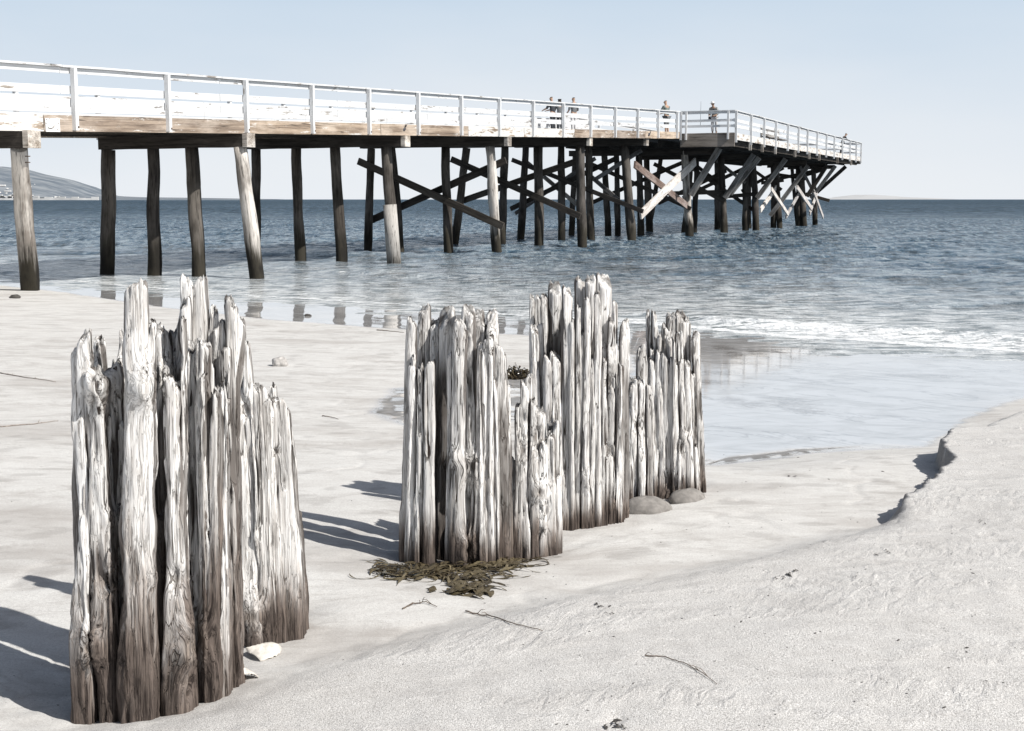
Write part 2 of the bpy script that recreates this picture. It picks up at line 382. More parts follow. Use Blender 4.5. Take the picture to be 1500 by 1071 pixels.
berm_px = [(2100, 540), (1750, 556), (1560, 567), (1500, 580), (1462, 590), (1440, 598), (1408, 614), (1390, 625), (1374, 637), (1383, 650), (1398, 664), (1394, 672), (1377, 675), (1368, 685), (1358, 699), (1348, 711), (1324, 722), (1314, 735), (1298, 747), (1270, 753), (1240, 764), (1100, 803), (980, 838), (830, 864), (700, 902), (560, 940), (450, 968), (350, 1003), (230, 1040), (100, 1072), (-100, 1085), (-500, 1100)]
berm = W(berm_px, .47)
wetpoly = W([(-600, 398), (-100, 408), (0, 414), (100, 424), (250, 450), (400, 468), (600, 481), (760, 486), (860, 494), (935, 520), (935, 566), (860, 575), (760, 560), (730, 575), (640, 585), (585, 592), (560, 640), (600, 662), (760, 645), (900, 690), (1038, 697), (1130, 684), (1180, 674), (1260, 668), (1335, 664), (1362, 650), (1374, 637), (1398, 616), (1440, 596), (1500, 577), (1750, 552), (2100, 530)], .1)
wetpoly += [(60, 60), (-60, 60)]
basin_px = W([(1040, 500), (950, 560), (960, 640), (1040, 694), (1180, 672), (1340, 660), (1375, 637), (1440, 596), (1560, 565), (2100, 520)], .1)
basin = basin_px + [(30, 16), (6, 22)]
prof_d = np.array([-400, -40, -10, -3, 0, 2, 4, 8, 11, 13, 16, 30, 200]); prof_z = np.array([-14, -3, -.9, -.25, 0, .035, .10, .23, .34, .39, .42, .55, 4.0])
berm_len = None
def ground(X, Y, full=False):
    X = np.asarray(X, float); Y = np.asarray(Y, float)
    d, s, a = sdist(shore, X, Y); D = -s * d     # inland positive (shore runs left to right, land on its right side)
    D = D + .35 * fbm(X * .35, Y * .35, 3) * ss(0, 25, Y)
    z = np.interp(D, prof_d, prof_z)
    wd, _, _ = sdist(wetpoly + [wetpoly[0]], X, Y); wi = inpoly(wetpoly, X, Y)
    wsd = np.where(wi, wd, -wd)
    bd, _, _ = sdist(basin + [basin[0]], X, Y); bi = inpoly(basin, X, Y)
    bs = np.where(bi, bd, -bd)
    low = np.clip(.008 + .014 * np.maximum(D, -1), -.2, .17)
    k = ss(-1.1, .35, bs) * ss(.2, 2, D)
    z = z * (1 - k) + np.minimum(z, low) * k
    # left flat wet strip
    ed, es, ea = sdist(berm, X + .035 * fbm(X * 3, Y * 3, 3) + .022 * fbm(X * 16, Y * 16, 3), Y + .03 * fbm(X * 3 + 9, Y * 3, 3) + .022 * fbm(X * 16 + 5, Y * 16, 3))
    side = es * ed      # positive = foreground side?
    side = side * BS
    cut = ss(sA, sA + .25, ea) * (1 - ss(sB - .35, sB + .15, ea))
    wdt = .24 * (1 - cut) + .014 * cut
    hgt = .055 + .075 * cut
    z = z + (hgt + .06 * ss(0, 1.2, side)) * ss(-wdt, wdt * .8, side)
    # drag z up to the natural level on the berm over the basin
    nat = .42 + .05 * ss(0, 1.5, side)
    kk = ss(-wdt * .3, wdt, side) * ss(.3, 1.2, D)
    z = z * (1 - kk) + np.maximum(z, nat + .02) * kk
    z = z + .012 * fbm(X * .9, Y * .9, 4) * ss(1, 5, D) * (1 - k)
    z = z + .010 * cut * fbm(X * 18, Y * 18, 3) * np.exp(-(side / .06) ** 2)
    z = z + .004 * fbm(X * 5, Y * 5, 3) * ss(0, .3, side)
    # little wind ripples on the berm
    m = ss(.1, .5, side) * (1 - ss(1.5, 3.0, side))
    z = z + .007 * m * np.abs(fbm((X * .9 + Y * .45) * 14, (Y * .9 - X * .45) * 4, 3))
    # scour hollows around stumps
    for (hx, hy, r, dp) in HOLL:
        z = z - dp * np.exp(-((X - hx) ** 2 + (Y - hy) ** 2) / (r * r))
        z = z + .014 * fbm(X * 9 + hx, Y * 9, 3) * np.exp(-((X - hx) ** 2 + (Y - hy) ** 2) / (r * r * .9))
    # drainage rills in the smooth sand
    rl = np.abs(fbm(X * .8 + .5 * Y + .5 * fbm(X * 2, Y * 2, 2), Y * .5 - .3 * X, 3))
    z = z - .005 * ss(.04, 0, rl) * (1 - ss(-.2, .1, side)) * ss(3, 6, D) * (1 - ss(0, .3, wsd))
    if full: return z, D, wsd, side, cut
    return z
BS = 1.0; sA = 0; sB = 0; HOLL = []
# arclengths where the cut bank starts and ends
def arc(poly, i): return sum(math.hypot(poly[j + 1][0] - poly[j][0], poly[j + 1][1] - poly[j][1]) for j in range(i))
sA = arc(berm, 6); sB = arc(berm, 18)
_t = sdist(berm, np.array([0.0]), np.array([1.0])); BS = float(_t[1][0])
_t = sdist(shore, np.array([0.0]), np.array([1.0]))
if _t[1][0] > 0: raise Exception('shore orientation')
def gz(x, y): return float(ground(np.array([x]), np.array([y]))[0])

def axis(segs):
    out = []
    for a, b, st in segs:
        out += list(np.arange(a, b, st))
    out.append(segs[-1][1]); return np.array(out)
def geo(a, b, s0, g):
    out = [a]; s = s0
    while out[-1] < b: out.append(out[-1] + s); s *= g
    return out
def grid_mesh(name, xs, ys, zf, attrs, mat, smooth=True):
    X, Y = np.meshgrid(xs, ys); Z = zf
    n = X.size; me = bpy.data.meshes.new(name)
    nx, ny = len(xs), len(ys)
    i = np.arange(nx * ny).reshape(ny, nx)
    q = np.stack([i[:-1, :-1], i[:-1, 1:], i[1:, 1:], i[1:, :-1]], -1).reshape(-1, 4)
    me.vertices.add(n); me.vertices.foreach_set('co', np.stack([X, Y, Z], -1).astype('f').ravel())
    me.loops.add(q.size); me.loops.foreach_set('vertex_index', q.ravel().astype('i'))
    me.polygons.add(len(q)); me.polygons.foreach_set('loop_start', np.arange(0, q.size, 4).astype('i'))
    try: me.polygons.foreach_set('loop_total', np.full(len(q), 4, 'i'))
    except Exception: pass
    me.polygons.foreach_set('use_smooth', np.ones(len(q), bool))
    for k, v in attrs.items():
        a = me.attributes.new(k, 'FLOAT', 'POINT'); a.data.foreach_set('value', v.astype('f').ravel())
    me.update(calc_edges=True); me.validate()
    return link(name, me, mat)

# ------------------------------------------------------------ the old stumps: measured staves
# (px base, px top, y top, width px at base, width px at top, layer f/m/b)
STUMPS = {}
STUMPS['A'] = dict(y0=1045, px0=228, Y=4.06, c=228, hw=122, core=760, slope=0.42,
  label='largest bleached stump nearest the camera, split by one deep black crack', staves=[
  (119, 122, 478, 26, 20, 'f'), (112, 114, 500, 16, 12, 'b'), (134, 131, 560, 20, 14, 'm'), (150, 143, 486, 22, 18, 'b'), (158, 143, 528, 30, 26, 'f'), (176, 160, 640, 18, 18, 'm'),
  (196, 198, 402, 46, 32, 'f'), (172, 166, 520, 24, 20, 'm'), (140, 152, 590, 26, 22, 'm'), (182, 178, 600, 18, 16, 'm'), (207, 207, 520, 26, 18, 'b'), (183, 183, 478, 22, 16, 'b'), (213, 221, 462, 20, 20, 'f'), (234, 236, 466, 14, 17, 'b'), (250, 250, 474, 12, 12, 'b'),
  (262, 258, 541, 42, 24, 'f'), (274, 276, 396, 34, 22, 'b'), (292, 292, 397, 28, 23, 'b'), (264, 262, 470, 26, 20, 'b'), (284, 288, 490, 26, 20, 'm'), (303, 300, 489, 30, 24, 'f'),
  (314, 314, 441, 24, 18, 'b'), (325, 327, 552, 22, 12, 'f'), (338, 337, 427, 20, 17, 'b'), (336, 335, 500, 20, 18, 'm'), (310, 318, 560, 26, 14, 'f'), (322, 321, 462, 24, 22, 'b'), (345, 346, 452, 18, 16, 'b'), (300, 306, 520, 26, 20, 'm'), (268, 270, 430, 22, 18, 'm')],
  knots=[(142, 563, 20, 1.6, 0), (221, 563, 18, 1.4, 0), (130, 950, 20, 1.2, 1), (290, 940, 26, .5, 1), (262, 845, 13, -1.2, 1), (160, 760, 8, .8, 0), (233, 840, 8, .6, 0), (170, 850, 14, -1.4, 1)])
STUMPS['B'] = dict(y0=928, px0=400, Y=4.72, c=400, hw=58, core=760, slope=0.5,
  label='pale stump leaning right against the back of the largest stump, pierced by a round hole', staves=[
  (352, 344, 470, 22, 16, 'b'), (362, 354, 462, 20, 14, 'm'), (374, 361, 486, 26, 12, 'f'), (372, 350, 560, 20, 18, 'f'), (394, 378, 556, 24, 12, 'f'), (404, 384, 560, 18, 12, 'm'),
  (412, 391, 578, 24, 22, 'f'), (424, 402, 554, 22, 10, 'b'), (437, 413, 574, 26, 26, 'f'), (448, 421, 592, 18, 14, 'm')],
  knots=[(361, 600, 9, -1.2, 1), (372, 898, 18, 1.2, 1), (378, 782, 7, .8, 0), (405, 662, 5, -.8, 1)])
STUMPS['C'] = dict(y0=815, px0=664, Y=5.86, c=664, hw=84, core=735, slope=0.05,
  label='second stump with kelp heaped at its foot and a dark gap left of centre', staves=[
  (588, 604, 459, 17, 15, 'f'), (600, 606, 524, 13, 12, 'f'), (594, 599, 505, 12, 10, 'm'), (612, 617, 528, 13, 9, 'f'), (618, 623, 442, 26, 22, 'b'), (627, 631, 522, 21, 15, 'f'), (640, 638, 463, 16, 18, 'b'),
  (650, 655, 446, 30, 27, 'b'), (656, 661, 511, 13, 8, 'f'), (669, 674, 461, 24, 20, 'f'), (688, 688, 443, 22, 22, 'f'), (686, 700, 449, 20, 20, 'b'), (699, 701, 497, 16, 10, 'f'), (708, 708, 504, 13, 10, 'f'),
  (719, 715, 484, 17, 18, 'f'), (722, 721, 449, 22, 20, 'b'), (733, 726, 512, 22, 12, 'b'), (742, 733, 500, 20, 18, 'b'), (748, 740, 560, 14, 12, 'b')],
  knots=[(692, 683, 14, .9, 1), (687, 800, 15, 1.2, 1), (657, 472, 11, .8, 1), (688, 484, 8, .6, 0), (666, 663, 8, .8, 0), (715, 500, 12, 1.0, 0)])
STUMPS['D'] = dict(y0=800, px0=785, Y=6.0, c=785, hw=40, core=760, slope=0.25,
  label='lowest splintered stump between the second stump and the tallest one', staves=[
  (757, 762, 586, 12, 10, 'f'), (768, 771, 554, 13, 11, 'f'), (776, 774, 543, 14, 12, 'm'), (784, 780, 578, 16, 11, 'f'), (792, 790, 590, 16, 14, 'm'), (797, 794, 640, 20, 12, 'f'), (808, 803, 632, 22, 18, 'f'), (817, 809, 610, 14, 16, 'b'), (751, 753, 665, 12, 10, 'f'), (818, 816, 690, 12, 12, 'f')],
  knots=[(790, 718, 12, 1.1, 1), (766, 660, 9, -.8, 1), (785, 640, 12, -1.0, 1), (795, 765, 10, .6, 0)])
STUMPS['E'] = dict(y0=760, px0=852, Y=6.62, c=850, hw=72, core=690, slope=0.15,
  label='tallest ribbed stump in the middle of the row, with long narrow splinters', staves=[
  (784, 779, 427, 10, 8, 'b'), (792, 788, 429, 12, 10, 'b'), (802, 797, 427, 12, 11, 'b'), (812, 812, 408, 22, 20, 'b'), (787, 782, 472, 16, 15, 'f'), (796, 790, 470, 14, 12, 'm'), (806, 801, 517, 18, 15, 'f'), (820, 813, 511, 17, 16, 'f'),
  (828, 830, 415, 15, 15, 'f'), (838, 837, 463, 11, 9, 'f'), (846, 849, 402, 16, 16, 'b'), (850, 852, 478, 13, 11, 'f'), (860, 865, 399, 16, 15, 'm'), (857, 859, 430, 12, 9, 'f'), (866, 867, 517, 10, 8, 'f'), (876, 874, 423, 12, 11, 'f'), (882, 884, 397, 22, 24, 'm'),
  (886, 883, 520, 12, 10, 'f'), (894, 895, 461, 13, 11, 'f'), (902, 900, 437, 12, 9, 'b'), (906, 908, 528, 12, 10, 'f'), (914, 914, 464, 15, 15, 'b'), (898, 900, 500, 10, 10, 'm'), (870, 872, 470, 12, 10, 'm')],
  knots=[(857, 700, 9, .9, 0), (893, 560, 9, -.9, 1), (892, 660, 7, -.8, 1), (889, 520, 9, .7, 0)])
STUMPS['F'] = dict(y0=726, px0=936, Y=7.08, c=936, hw=26, core=660, slope=0.2,
  label='narrow stump pressed against the right side of the tallest one', staves=[
  (918, 914, 573, 13, 11, 'f'), (927, 926, 548, 14, 14, 'f'), (940, 938, 547, 13, 12, 'f'), (948, 940, 500, 15, 14, 'b'), (955, 950, 560, 11, 9, 'm'), (931, 930, 640, 13, 10, 'f'), (944, 937, 655, 12, 10, 'f')],
  knots=[(916, 590, 8, -.9, 1), (932, 622, 7, -.8, 1)])
STUMPS['G'] = dict(y0=714, px0=996, Y=7.36, c=996, hw=42, core=640, slope=0.1,
  label='rightmost stump beside the wet sand, its hollow top dark on the left', staves=[
  (962, 949, 451, 9, 8, 'b'), (966, 957, 451, 12, 11, 'b'), (968, 967, 486, 14, 12, 'm'), (980, 975, 470, 16, 14, 'b'), (986, 984, 454, 14, 13, 'b'), (998, 998, 451, 20, 20, 'b'), (1010, 1007, 461, 13, 11, 'b'),
  (979, 979, 486, 13, 11, 'm'), (994, 994, 480, 12, 11, 'm'), (963, 955, 521, 11, 9, 'f'), (972, 964, 510, 13, 12, 'f'), (982, 973, 515, 15, 13, 'f'), (993, 986, 519, 15, 14, 'f'), (1003, 998, 523, 12, 11, 'f'), (1013, 1007, 525, 13, 12, 'f'), (1022, 1012, 540, 12, 10, 'm'), (1030, 1019, 482, 14, 13, 'm')],
  knots=[(1001, 640, 8, .6, 0), (982, 705, 12, -.8, 1), (996, 655, 7, -.7, 1)])
HOLL = []
_p3 = rng.rand(64, 64, 64)
def vn3(x, y, z):
    xi = np.floor(x).astype(int); yi = np.floor(y).astype(int); zi = np.floor(z).astype(int)
    fx, fy, fz = x - xi, y - yi, z - zi
    fx = fx * fx * (3 - 2 * fx); fy = fy * fy * (3 - 2 * fy); fz = fz * fz * (3 - 2 * fz)
    g = lambda a, b, c: _p3[(xi + a) & 63, (yi + b) & 63, (zi + c) & 63]
    l = lambda a, b, t: a + (b - a) * t
    return l(l(l(g(0, 0, 0), g(1, 0, 0), fx), l(g(0, 1, 0), g(1, 1, 0), fx), fy), l(l(g(0, 0, 1), g(1, 0, 1), fx), l(g(0, 1, 1), g(1, 1, 1), fx), fy), fz) * 2 - 1
def fb3(x, y, z): return .6 * vn3(x, y, z) + .28 * vn3(x * 2.1 + 3, y * 2.1, z * 2.1) + .14 * vn3(x * 4.3 + 9, y * 4.3, z * 4.3)
SLITS = {'C': ((.055, .05), (-.075, .04)), 'A': ((.03, .035),)}
def build_stump(key, S):
    Yc = S['Y']; hw = S['hw']; k = Yc / F; R = hw * k
    rug = {'A': 1.0, 'B': .8, 'D': .85}.get(key, .42); hs_ = {'A': .80, 'B': 1.75, 'C': 2.3, 'D': 2.1}.get(key, 3.0)
    V = []; FC = []; A = {q: [] for q in ('height', 'groove_and_shade', 'knot', 'tint')}; GR = []; cnt = [0]
    knots = []
    for (kx, ky, kr, ks, kd) in S['knots']:
        p = atY(kx, ky, Yc - R * .5 + S['slope'] * (kx - S['c']) * k); knots.append((p[0], p[2], kr * k, ks, kd))
    def column(pb, pt, yt, wb, wt, lay, core=False):
        u = max(-.98, min(.98, (pb - S['c']) / hw)); s_ = math.sqrt(1 - u * u)
        off = {'f': -R * s_ * .55, 'm': -R * s_ * .12, 'b': R * s_ * .35, 'c': R * .15}[lay] + (0 if core else random.uniform(-.014, .014))
        Yd = Yc + off + S['slope'] * (pb - S['c']) * k
        if key in SLITS:
            pc_ = atY(S['c'], S['y0'], Yc); b_ = atY(pb, S['y0'], Yd); rr_ = wb * k * .55
            for q0, wdt_ in SLITS[key]:
                q_ = (b_[0] - pc_[0]) * .54 + (b_[1] - pc_[1]) * .84 - q0
                if abs(q_) < rr_ + wdt_ / 2:
                    Yd += (1 if q_ > 0 else -1) * (rr_ + wdt_ / 2 - abs(q_)) / .84
        B = atY(pb, S['y0'], Yd); T = atY(pt, yt, Yd)
        z0 = B[2] - .34; ztop = T[2]; gzv = gz(B[0], B[1]); H = ztop - z0
        nz = max(30, int(H / .0085)); nc = 44 if not core else 20
        sd = random.uniform(0, 60); tint = random.random() * (.5 if core else 1)
        wk = Yd / F * (1.10 if rug > .7 else 1.04)
        jj = np.arange(nc) / nc
        ph = 2 * np.pi * jj; ph = ph + .45 * np.cos(ph)         # denser on the seen side
        tt = np.linspace(0, 1, nz + 1) ** .96
        PH, TT = np.meshgrid(ph, tt); cp, sp_ = np.cos(PH), np.sin(PH)
        style = random.random(); o1 = np.ones_like(cp)
        a0t = wt * wk / 2
        cd1 = random.choice((-1, 1)) * random.uniform(.2, 1.3); cd2 = random.uniform(-1.2, .6)
        zt = ztop - (0 if core else 1) * (a0t * np.maximum(0, cd1 * cp + cd2 * sp_ + .2) + .012 * (1 + vn3(cp * 3.3 + sd, sp_ * 3.3, o1 * 2)) * (.4 + style) + .007 * (1 + vn3(cp * 9 + sd, sp_ * 9, o1 * 5)))
        z = z0 + (zt - z0) * TT; tz = ztop - z
        tl = random.uniform(.04, .16) if style < .65 else .02
        mn = random.uniform(.66, .86) if style < .65 else .85
        shr = mn + (1 - mn) * np.clip(tz / tl, 0, 1) ** .7
        shr = shr * (.72 + .28 * np.clip((zt - z) / .012, 0, 1) ** .5)
        tL = (z - z0) / H
        a0 = (wb + (wt - wb) * tL) * wk / 2 * (1 + (.22 if key in 'AB' else .08) * ss(.55, .0, z - gzv))
        a = a0 * shr * (1 + rug * .22 * vn3(sd + 0 * z, 0 * z + 1.3, z * 4) + rug * .13 * vn3(sd + 0 * z, 0 * z + 7.7, z * 11))
        bb = np.maximum(a0 * 1.2, .03) * shr * (1 + .2 * vn3(sd + 0 * z, 0 * z + 20.2, z * 4))
        cx = B[0] + (T[0] - B[0]) * tL + rug * (.010 * vn3(sd + 0 * z, 0 * z + 40.1, z * 3) + .0045 * vn3(sd + 0 * z, 0 * z + 46.2, z * 9)) * ss(0, .4, z - gzv + .2) * (.3 if core else 1)
        cy = Yd + .014 * vn3(sd + 0 * z, 0 * z + 50.7, z * 2.5) + .006 * vn3(sd + 0 * z, 0 * z + 55.7, z * 8)
        pw = random.uniform(.42, .8); tw = .35 * vn3(sd + 0 * z, 0 * z + 60.2, z * 1.5) + random.uniform(-.25, .25)
        lx = a * np.sign(cp) * np.abs(cp) ** pw; ly = bb * np.sign(sp_) * np.abs(sp_) ** pw
        x = cx + lx * np.cos(tw) - ly * np.sin(tw) * .6; y = cy + ly + lx * np.sin(tw) * .8
        gx = x.copy(); push = 0 * x; kd = 0 * x; gz2 = z.copy()
        front = (sp_ < .3)
        for (kx, kz, kr, ks, kdark) in knots:
            dx = x - kx; dz = (z - kz) * .6; dd = dx * dx + dz * dz
            e = np.exp(-dd / (kr * kr * .9)) * front
            gx += np.where(dx > 0, 1, -1) * kr * .8 * e
            gz2 += .0
            push += ks * kr * (.75 * np.exp(-dd / (kr * kr * .7)) - (.55 * np.exp(-dd / (kr * kr * .12)) if (kdark and ks > 0) else 0)) * front
            if kdark: kd = np.maximum(kd, np.exp(-dd / (kr * kr * .20)) * front)
        gxx = gx + .012 * vn3(gx * 6, y * 6, z * 2.2 + sd)
        w = vn3(gxx * 46 + sd, y * 46, z * 1.1); w1 = vn3(gxx * 88 + sd, y * 88, z * 2.2 + 9)
        w3 = fb3(x * 16 + 31, y * 16, z * 6); w4 = fb3(gxx * 60, y * 60, z * 14)
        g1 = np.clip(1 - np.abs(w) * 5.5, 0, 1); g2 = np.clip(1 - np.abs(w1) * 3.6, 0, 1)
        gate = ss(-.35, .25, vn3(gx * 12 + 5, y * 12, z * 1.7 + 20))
        disp = -(.010 + .008 * rug) * g1 * gate - .0045 * g2 + .007 * w3 * (.4 + .6 * rug) + (.0016 + .0014 * rug) * w4
        if core: disp = disp * 1.2
        x = x + cp * disp + cp * push * .3; y = y + sp_ * disp - push * np.clip(.25 - sp_, 0, 1)
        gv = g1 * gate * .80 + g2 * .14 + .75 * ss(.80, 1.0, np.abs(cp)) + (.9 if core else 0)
        if lay == 'b': gv = gv + .75 * ss(.14, .40, tz)  # inner staves darkened below their tops, shade put into the colour
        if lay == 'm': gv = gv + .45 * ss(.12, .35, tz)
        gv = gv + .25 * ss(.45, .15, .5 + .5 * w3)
        n = x.size; b0 = cnt[0]
        V.append(np.stack([x, y, z], -1).reshape(-1, 3)); GR.append(np.stack([gx + sd * .01, y, z], -1).reshape(-1, 3))
        A['height'].append(((z - gzv) * hs_).ravel()); A['groove_and_shade'].append(np.clip(gv, 0, 1).ravel()); A['knot'].append(kd.ravel()); A['tint'].append(np.full(n, tint))
        i = b0 + np.arange((nz + 1) * nc).reshape(nz + 1, nc); r_ = np.roll(i, -1, 1)
        FC.extend(np.stack([i[:-1], r_[:-1], r_[1:], i[1:]], -1).reshape(-1, 4).tolist())
        m = V[-1][-nc:].mean(0)
        V.append(np.array([[m[0], m[1], m[2] - .006]])); GR.append(np.array([[m[0], m[1], m[2]]]))
        for q, v_ in (('height', m[2] - gzv), ('groove_and_shade', .5), ('knot', 0), ('tint', tint)): A[q].append(np.array([v_]))
        c = b0 + n; ring = i[-1].tolist()
        for j in range(nc): FC.append((ring[j], ring[(j + 1) % nc], c))
        cnt[0] += n + 1
    for q in S['staves']: column(*q)
    for i in range(int(hw / 8)):       # thin splinters between the measured staves
        pb = S['c'] + random.uniform(-.92, .92) * hw
        near = min(S['staves'], key=lambda q: abs(q[0] - pb))
        if key == 'A' and 218 < pb < 246 or key == 'C' and 638 < pb < 654: continue
        column(pb, pb + (near[1] - near[0]), near[2] + random.uniform(25, 190), random.uniform(5, 12), random.uniform(4, 8), random.choice('ffm'))
    st = S['staves'][len(S['staves']) // 2]
    nc_ = 7 if key in 'AC' else 4
    for i in range(nc_):
        pc = S['c'] + (i - (nc_ - 1) / 2) * hw * 1.6 / nc_
        column(pc, pc + (st[1] - st[0]) * .6, S['core'] + random.uniform(-14, 24), hw * 2.3 / nc_, hw * 2.0 / nc_, 'c', True)
    me = bpy.data.meshes.new('weathered_stump'); me.from_pydata(np.concatenate(V).tolist(), [], FC)
    me.polygons.foreach_set('use_smooth', np.ones(len(FC), bool))
    a = me.attributes.new('grain', 'FLOAT_VECTOR', 'POINT'); a.data.foreach_set('vector', np.concatenate(GR).astype('f').ravel())
    for nm, d in A.items():
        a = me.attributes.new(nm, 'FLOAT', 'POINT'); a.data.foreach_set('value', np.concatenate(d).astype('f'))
    me.update()
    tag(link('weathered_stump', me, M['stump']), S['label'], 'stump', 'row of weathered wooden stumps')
for k_, S in STUMPS.items():
    p = atY(S['px0'], S['y0'], S['Y']); r = S['hw'] * S['Y'] / F
    HOLL.append((p[0] - .1, p[1] + .1, r * 1.6 + .15, .035))

# ground sheet
xs = np.array(sorted(set(np.round(np.concatenate([axis([(-2.6, 3.4, .02)]), np.array(geo(3.4, 400, .025, 1.035)), -np.array(geo(2.6, 400, .025, 1.035))]), 5))))
ys = np.array(sorted(set(np.round(np.concatenate([-np.array(geo(0, 60, .3, 1.3)), axis([(0, 3.2, .2), (3.2, 9.5, .02)]), np.array(geo(9.5, 120, .025, 1.012))]), 5))))
X, Y = np.meshgrid(xs, ys)
Z, D, WS, SIDE, CUT = ground(X, Y, True)
# footprints and pits in the berm
for (px, py, r, dp) in [(905, 1061, .022, .02), (892, 1068, .014, .015), (900, 1052, .012, .012), (1150, 843, .02, .014), (1160, 838, .014, .01), (1290, 813, .016, .012), (1305, 808, .012, .01), (880, 890, .014, .01), (890, 905, .014, .01), (1460, 780, .02, .01), (1390, 720, .02, .012), (1445, 770, .03, .012), (1080, 690, .03, .012)]:
    p = atZ(px, py, .5); Z = Z - dp * np.exp(-((X - p[0]) ** 2 + (Y - p[1]) ** 2) / (r * r))
wet = ss(-.55, .40, WS); wet = np.where(D < .5, 1.0, wet)
smooth = 1 - ss(-.25, .12, SIDE); 
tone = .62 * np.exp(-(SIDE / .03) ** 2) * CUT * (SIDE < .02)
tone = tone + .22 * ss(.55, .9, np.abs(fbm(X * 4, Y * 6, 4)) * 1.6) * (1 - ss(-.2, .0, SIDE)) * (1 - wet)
_gx, _gy, _gZ = xs.copy(), ys.copy(), Z.copy()
def gz(x, y):
    i = min(max(int(np.searchsorted(_gx, x)) - 1, 0), len(_gx) - 2); j = min(max(int(np.searchsorted(_gy, y)) - 1, 0), len(_gy) - 2)
    u = (x - _gx[i]) / (_gx[i + 1] - _gx[i]); v = (y - _gy[j]) / (_gy[j + 1] - _gy[j])
    return float((_gZ[j, i] * (1 - u) + _gZ[j, i + 1] * u) * (1 - v) + (_gZ[j + 1, i] * (1 - u) + _gZ[j + 1, i + 1] * u) * v)
pier_refl = np.zeros_like(X)  # pier reflections painted onto the wet sand as dark patches
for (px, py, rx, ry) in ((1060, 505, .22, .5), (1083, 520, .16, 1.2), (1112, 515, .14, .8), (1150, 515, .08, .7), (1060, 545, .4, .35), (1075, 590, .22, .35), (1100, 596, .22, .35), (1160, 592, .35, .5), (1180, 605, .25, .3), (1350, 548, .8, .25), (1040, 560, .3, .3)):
    p = atZ(px, py, .08); pier_refl = np.maximum(pier_refl, np.exp(-((X - p[0]) / rx) ** 2 - ((Y - p[1]) / ry) ** 2))
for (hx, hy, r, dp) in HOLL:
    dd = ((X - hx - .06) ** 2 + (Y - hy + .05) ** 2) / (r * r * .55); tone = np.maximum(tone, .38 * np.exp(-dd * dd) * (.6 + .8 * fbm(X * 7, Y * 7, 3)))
sand = grid_mesh('beach_sand', xs, ys, Z, dict(pier_refl=pier_refl, wet=wet, smooth=smooth, tone=np.clip(tone, 0, 1)), M['sand'])
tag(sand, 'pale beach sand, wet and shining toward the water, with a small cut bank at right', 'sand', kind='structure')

# sea
xs = np.array(sorted(set(np.round(np.concatenate([axis([(-14, 14, .11)]), np.array(geo(14, 9000, .12, 1.035)), -np.array(geo(14, 9000, .12, 1.035))]), 4))))
ys = np.array(sorted(set(np.round(np.concatenate([np.array(geo(9, 130, .055, 1.0052)), np.array(geo(130.5, 16000, .8, 1.04))]), 4))))
X, Y = np.meshgrid(xs, ys)
d, s, a = sdist(shore, X, Y); D = s * d      # seaward positive
far = 1 - ss(90, 180, Y)
warp = 1.6 * fbm(X * .11, Y * .11, 3)
Z = np.zeros_like(X)
amp = .16 + .84 * ss(1.0, 22, D); far = 1 - ss(380, 700, Y)
rid = lambda n: (1 - np.abs(n) * 2.2)
Z += .085 * amp * far * rid(fbm(X * .30 + warp * .3, (Y + warp) * .42, 3))
Z += .060 * amp * far * rid(fbm(X * .95 + 7, (Y + warp) * 1.0 + 3, 3)) * ss(260, 120, Y)
Z += .022 * (.4 + amp) * rid(fbm(X * 1.7 + 2, Y * 2.9, 3)) * ss(110, 50, Y)
crest = np.clip(.42 + (Z - .055 * amp) / (.16 * (amp + .15)) , 0, 1)
Z -= .05 * amp
# low swells and the small breaker on the beach
right = ss(0, 5, X)
for (dc, h, w) in ((7.5, .10, .9), (13.5, .13, 1.3), (20, .12, 1.6)):
    mod = .45 + .55 * ss(-.3, .5, fbm(X * .10 + dc, Y * .02, 2))
    ph = D - dc + 1.1 * fbm(X * .13 + dc * 3, X * 0 + dc, 2)
    Z += h * mod * np.exp(-(ph / w) ** 2) * (1 - .25 * ss(0, w, ph))
br = D - 1.3 + .5 * fbm(X * .5, X * 0 + 2, 2)
Z += (.035 + .06 * right) * np.exp(-(br / .42) ** 2) * (.7 + .5 * fbm(X * 1.6, Y * 1.6, 3))
Z += -.035 * ss(1.2, -.6, D) * 0 + .012
foam = np.zeros_like(X)
edge = D + .25 * fbm(X * .8, Y * .8, 3)
foam += .74 * np.exp(-((edge - .02) / .12) ** 2)
foam += (.36 + .20 * right) * np.exp(-((D - .75 - .4 * fbm(X * .5 + 4, Y * .3, 2)) / (.45 + .55 * right)) ** 2)
foam += .33 * right * np.exp(-((D - 2.4 - .8 * fbm(X * .3, Y * .3, 2)) / 1.5) ** 2)
foam += .30 * np.exp(-((D - 6.5 - 1.5 * fbm(X * .2 + 1, Y * .2, 2)) / .9) ** 2)
foam += .34 * np.exp(-((D - 4.6 - .9 * fbm(X * .3 + 8, Y * .3, 2)) / .5) ** 2) * (1 - right)
shoreA = np.exp(-np.maximum(D, 0) / 8.0) * .95 + .12 * ss(45, 5, D)
shoreA = shoreA + .35 * right * np.exp(-(np.maximum(D, 0) / 8) ** 2)
shoreA = np.clip(shoreA - .25 * ss(.0, .6, fbm(X * .14, Y * .5 + 3, 3)) * ss(3, 8, D), 0, 1)
sea = grid_mesh('sea', xs, ys, Z, dict(foam=np.clip(foam, 0, 1), shore=shoreA, crest=crest), M['water'])
tag(sea, 'choppy blue grey sea with pale foam along the beach', 'sea', kind='structure')

for k_, S in STUMPS.items(): build_stump(k_, S)

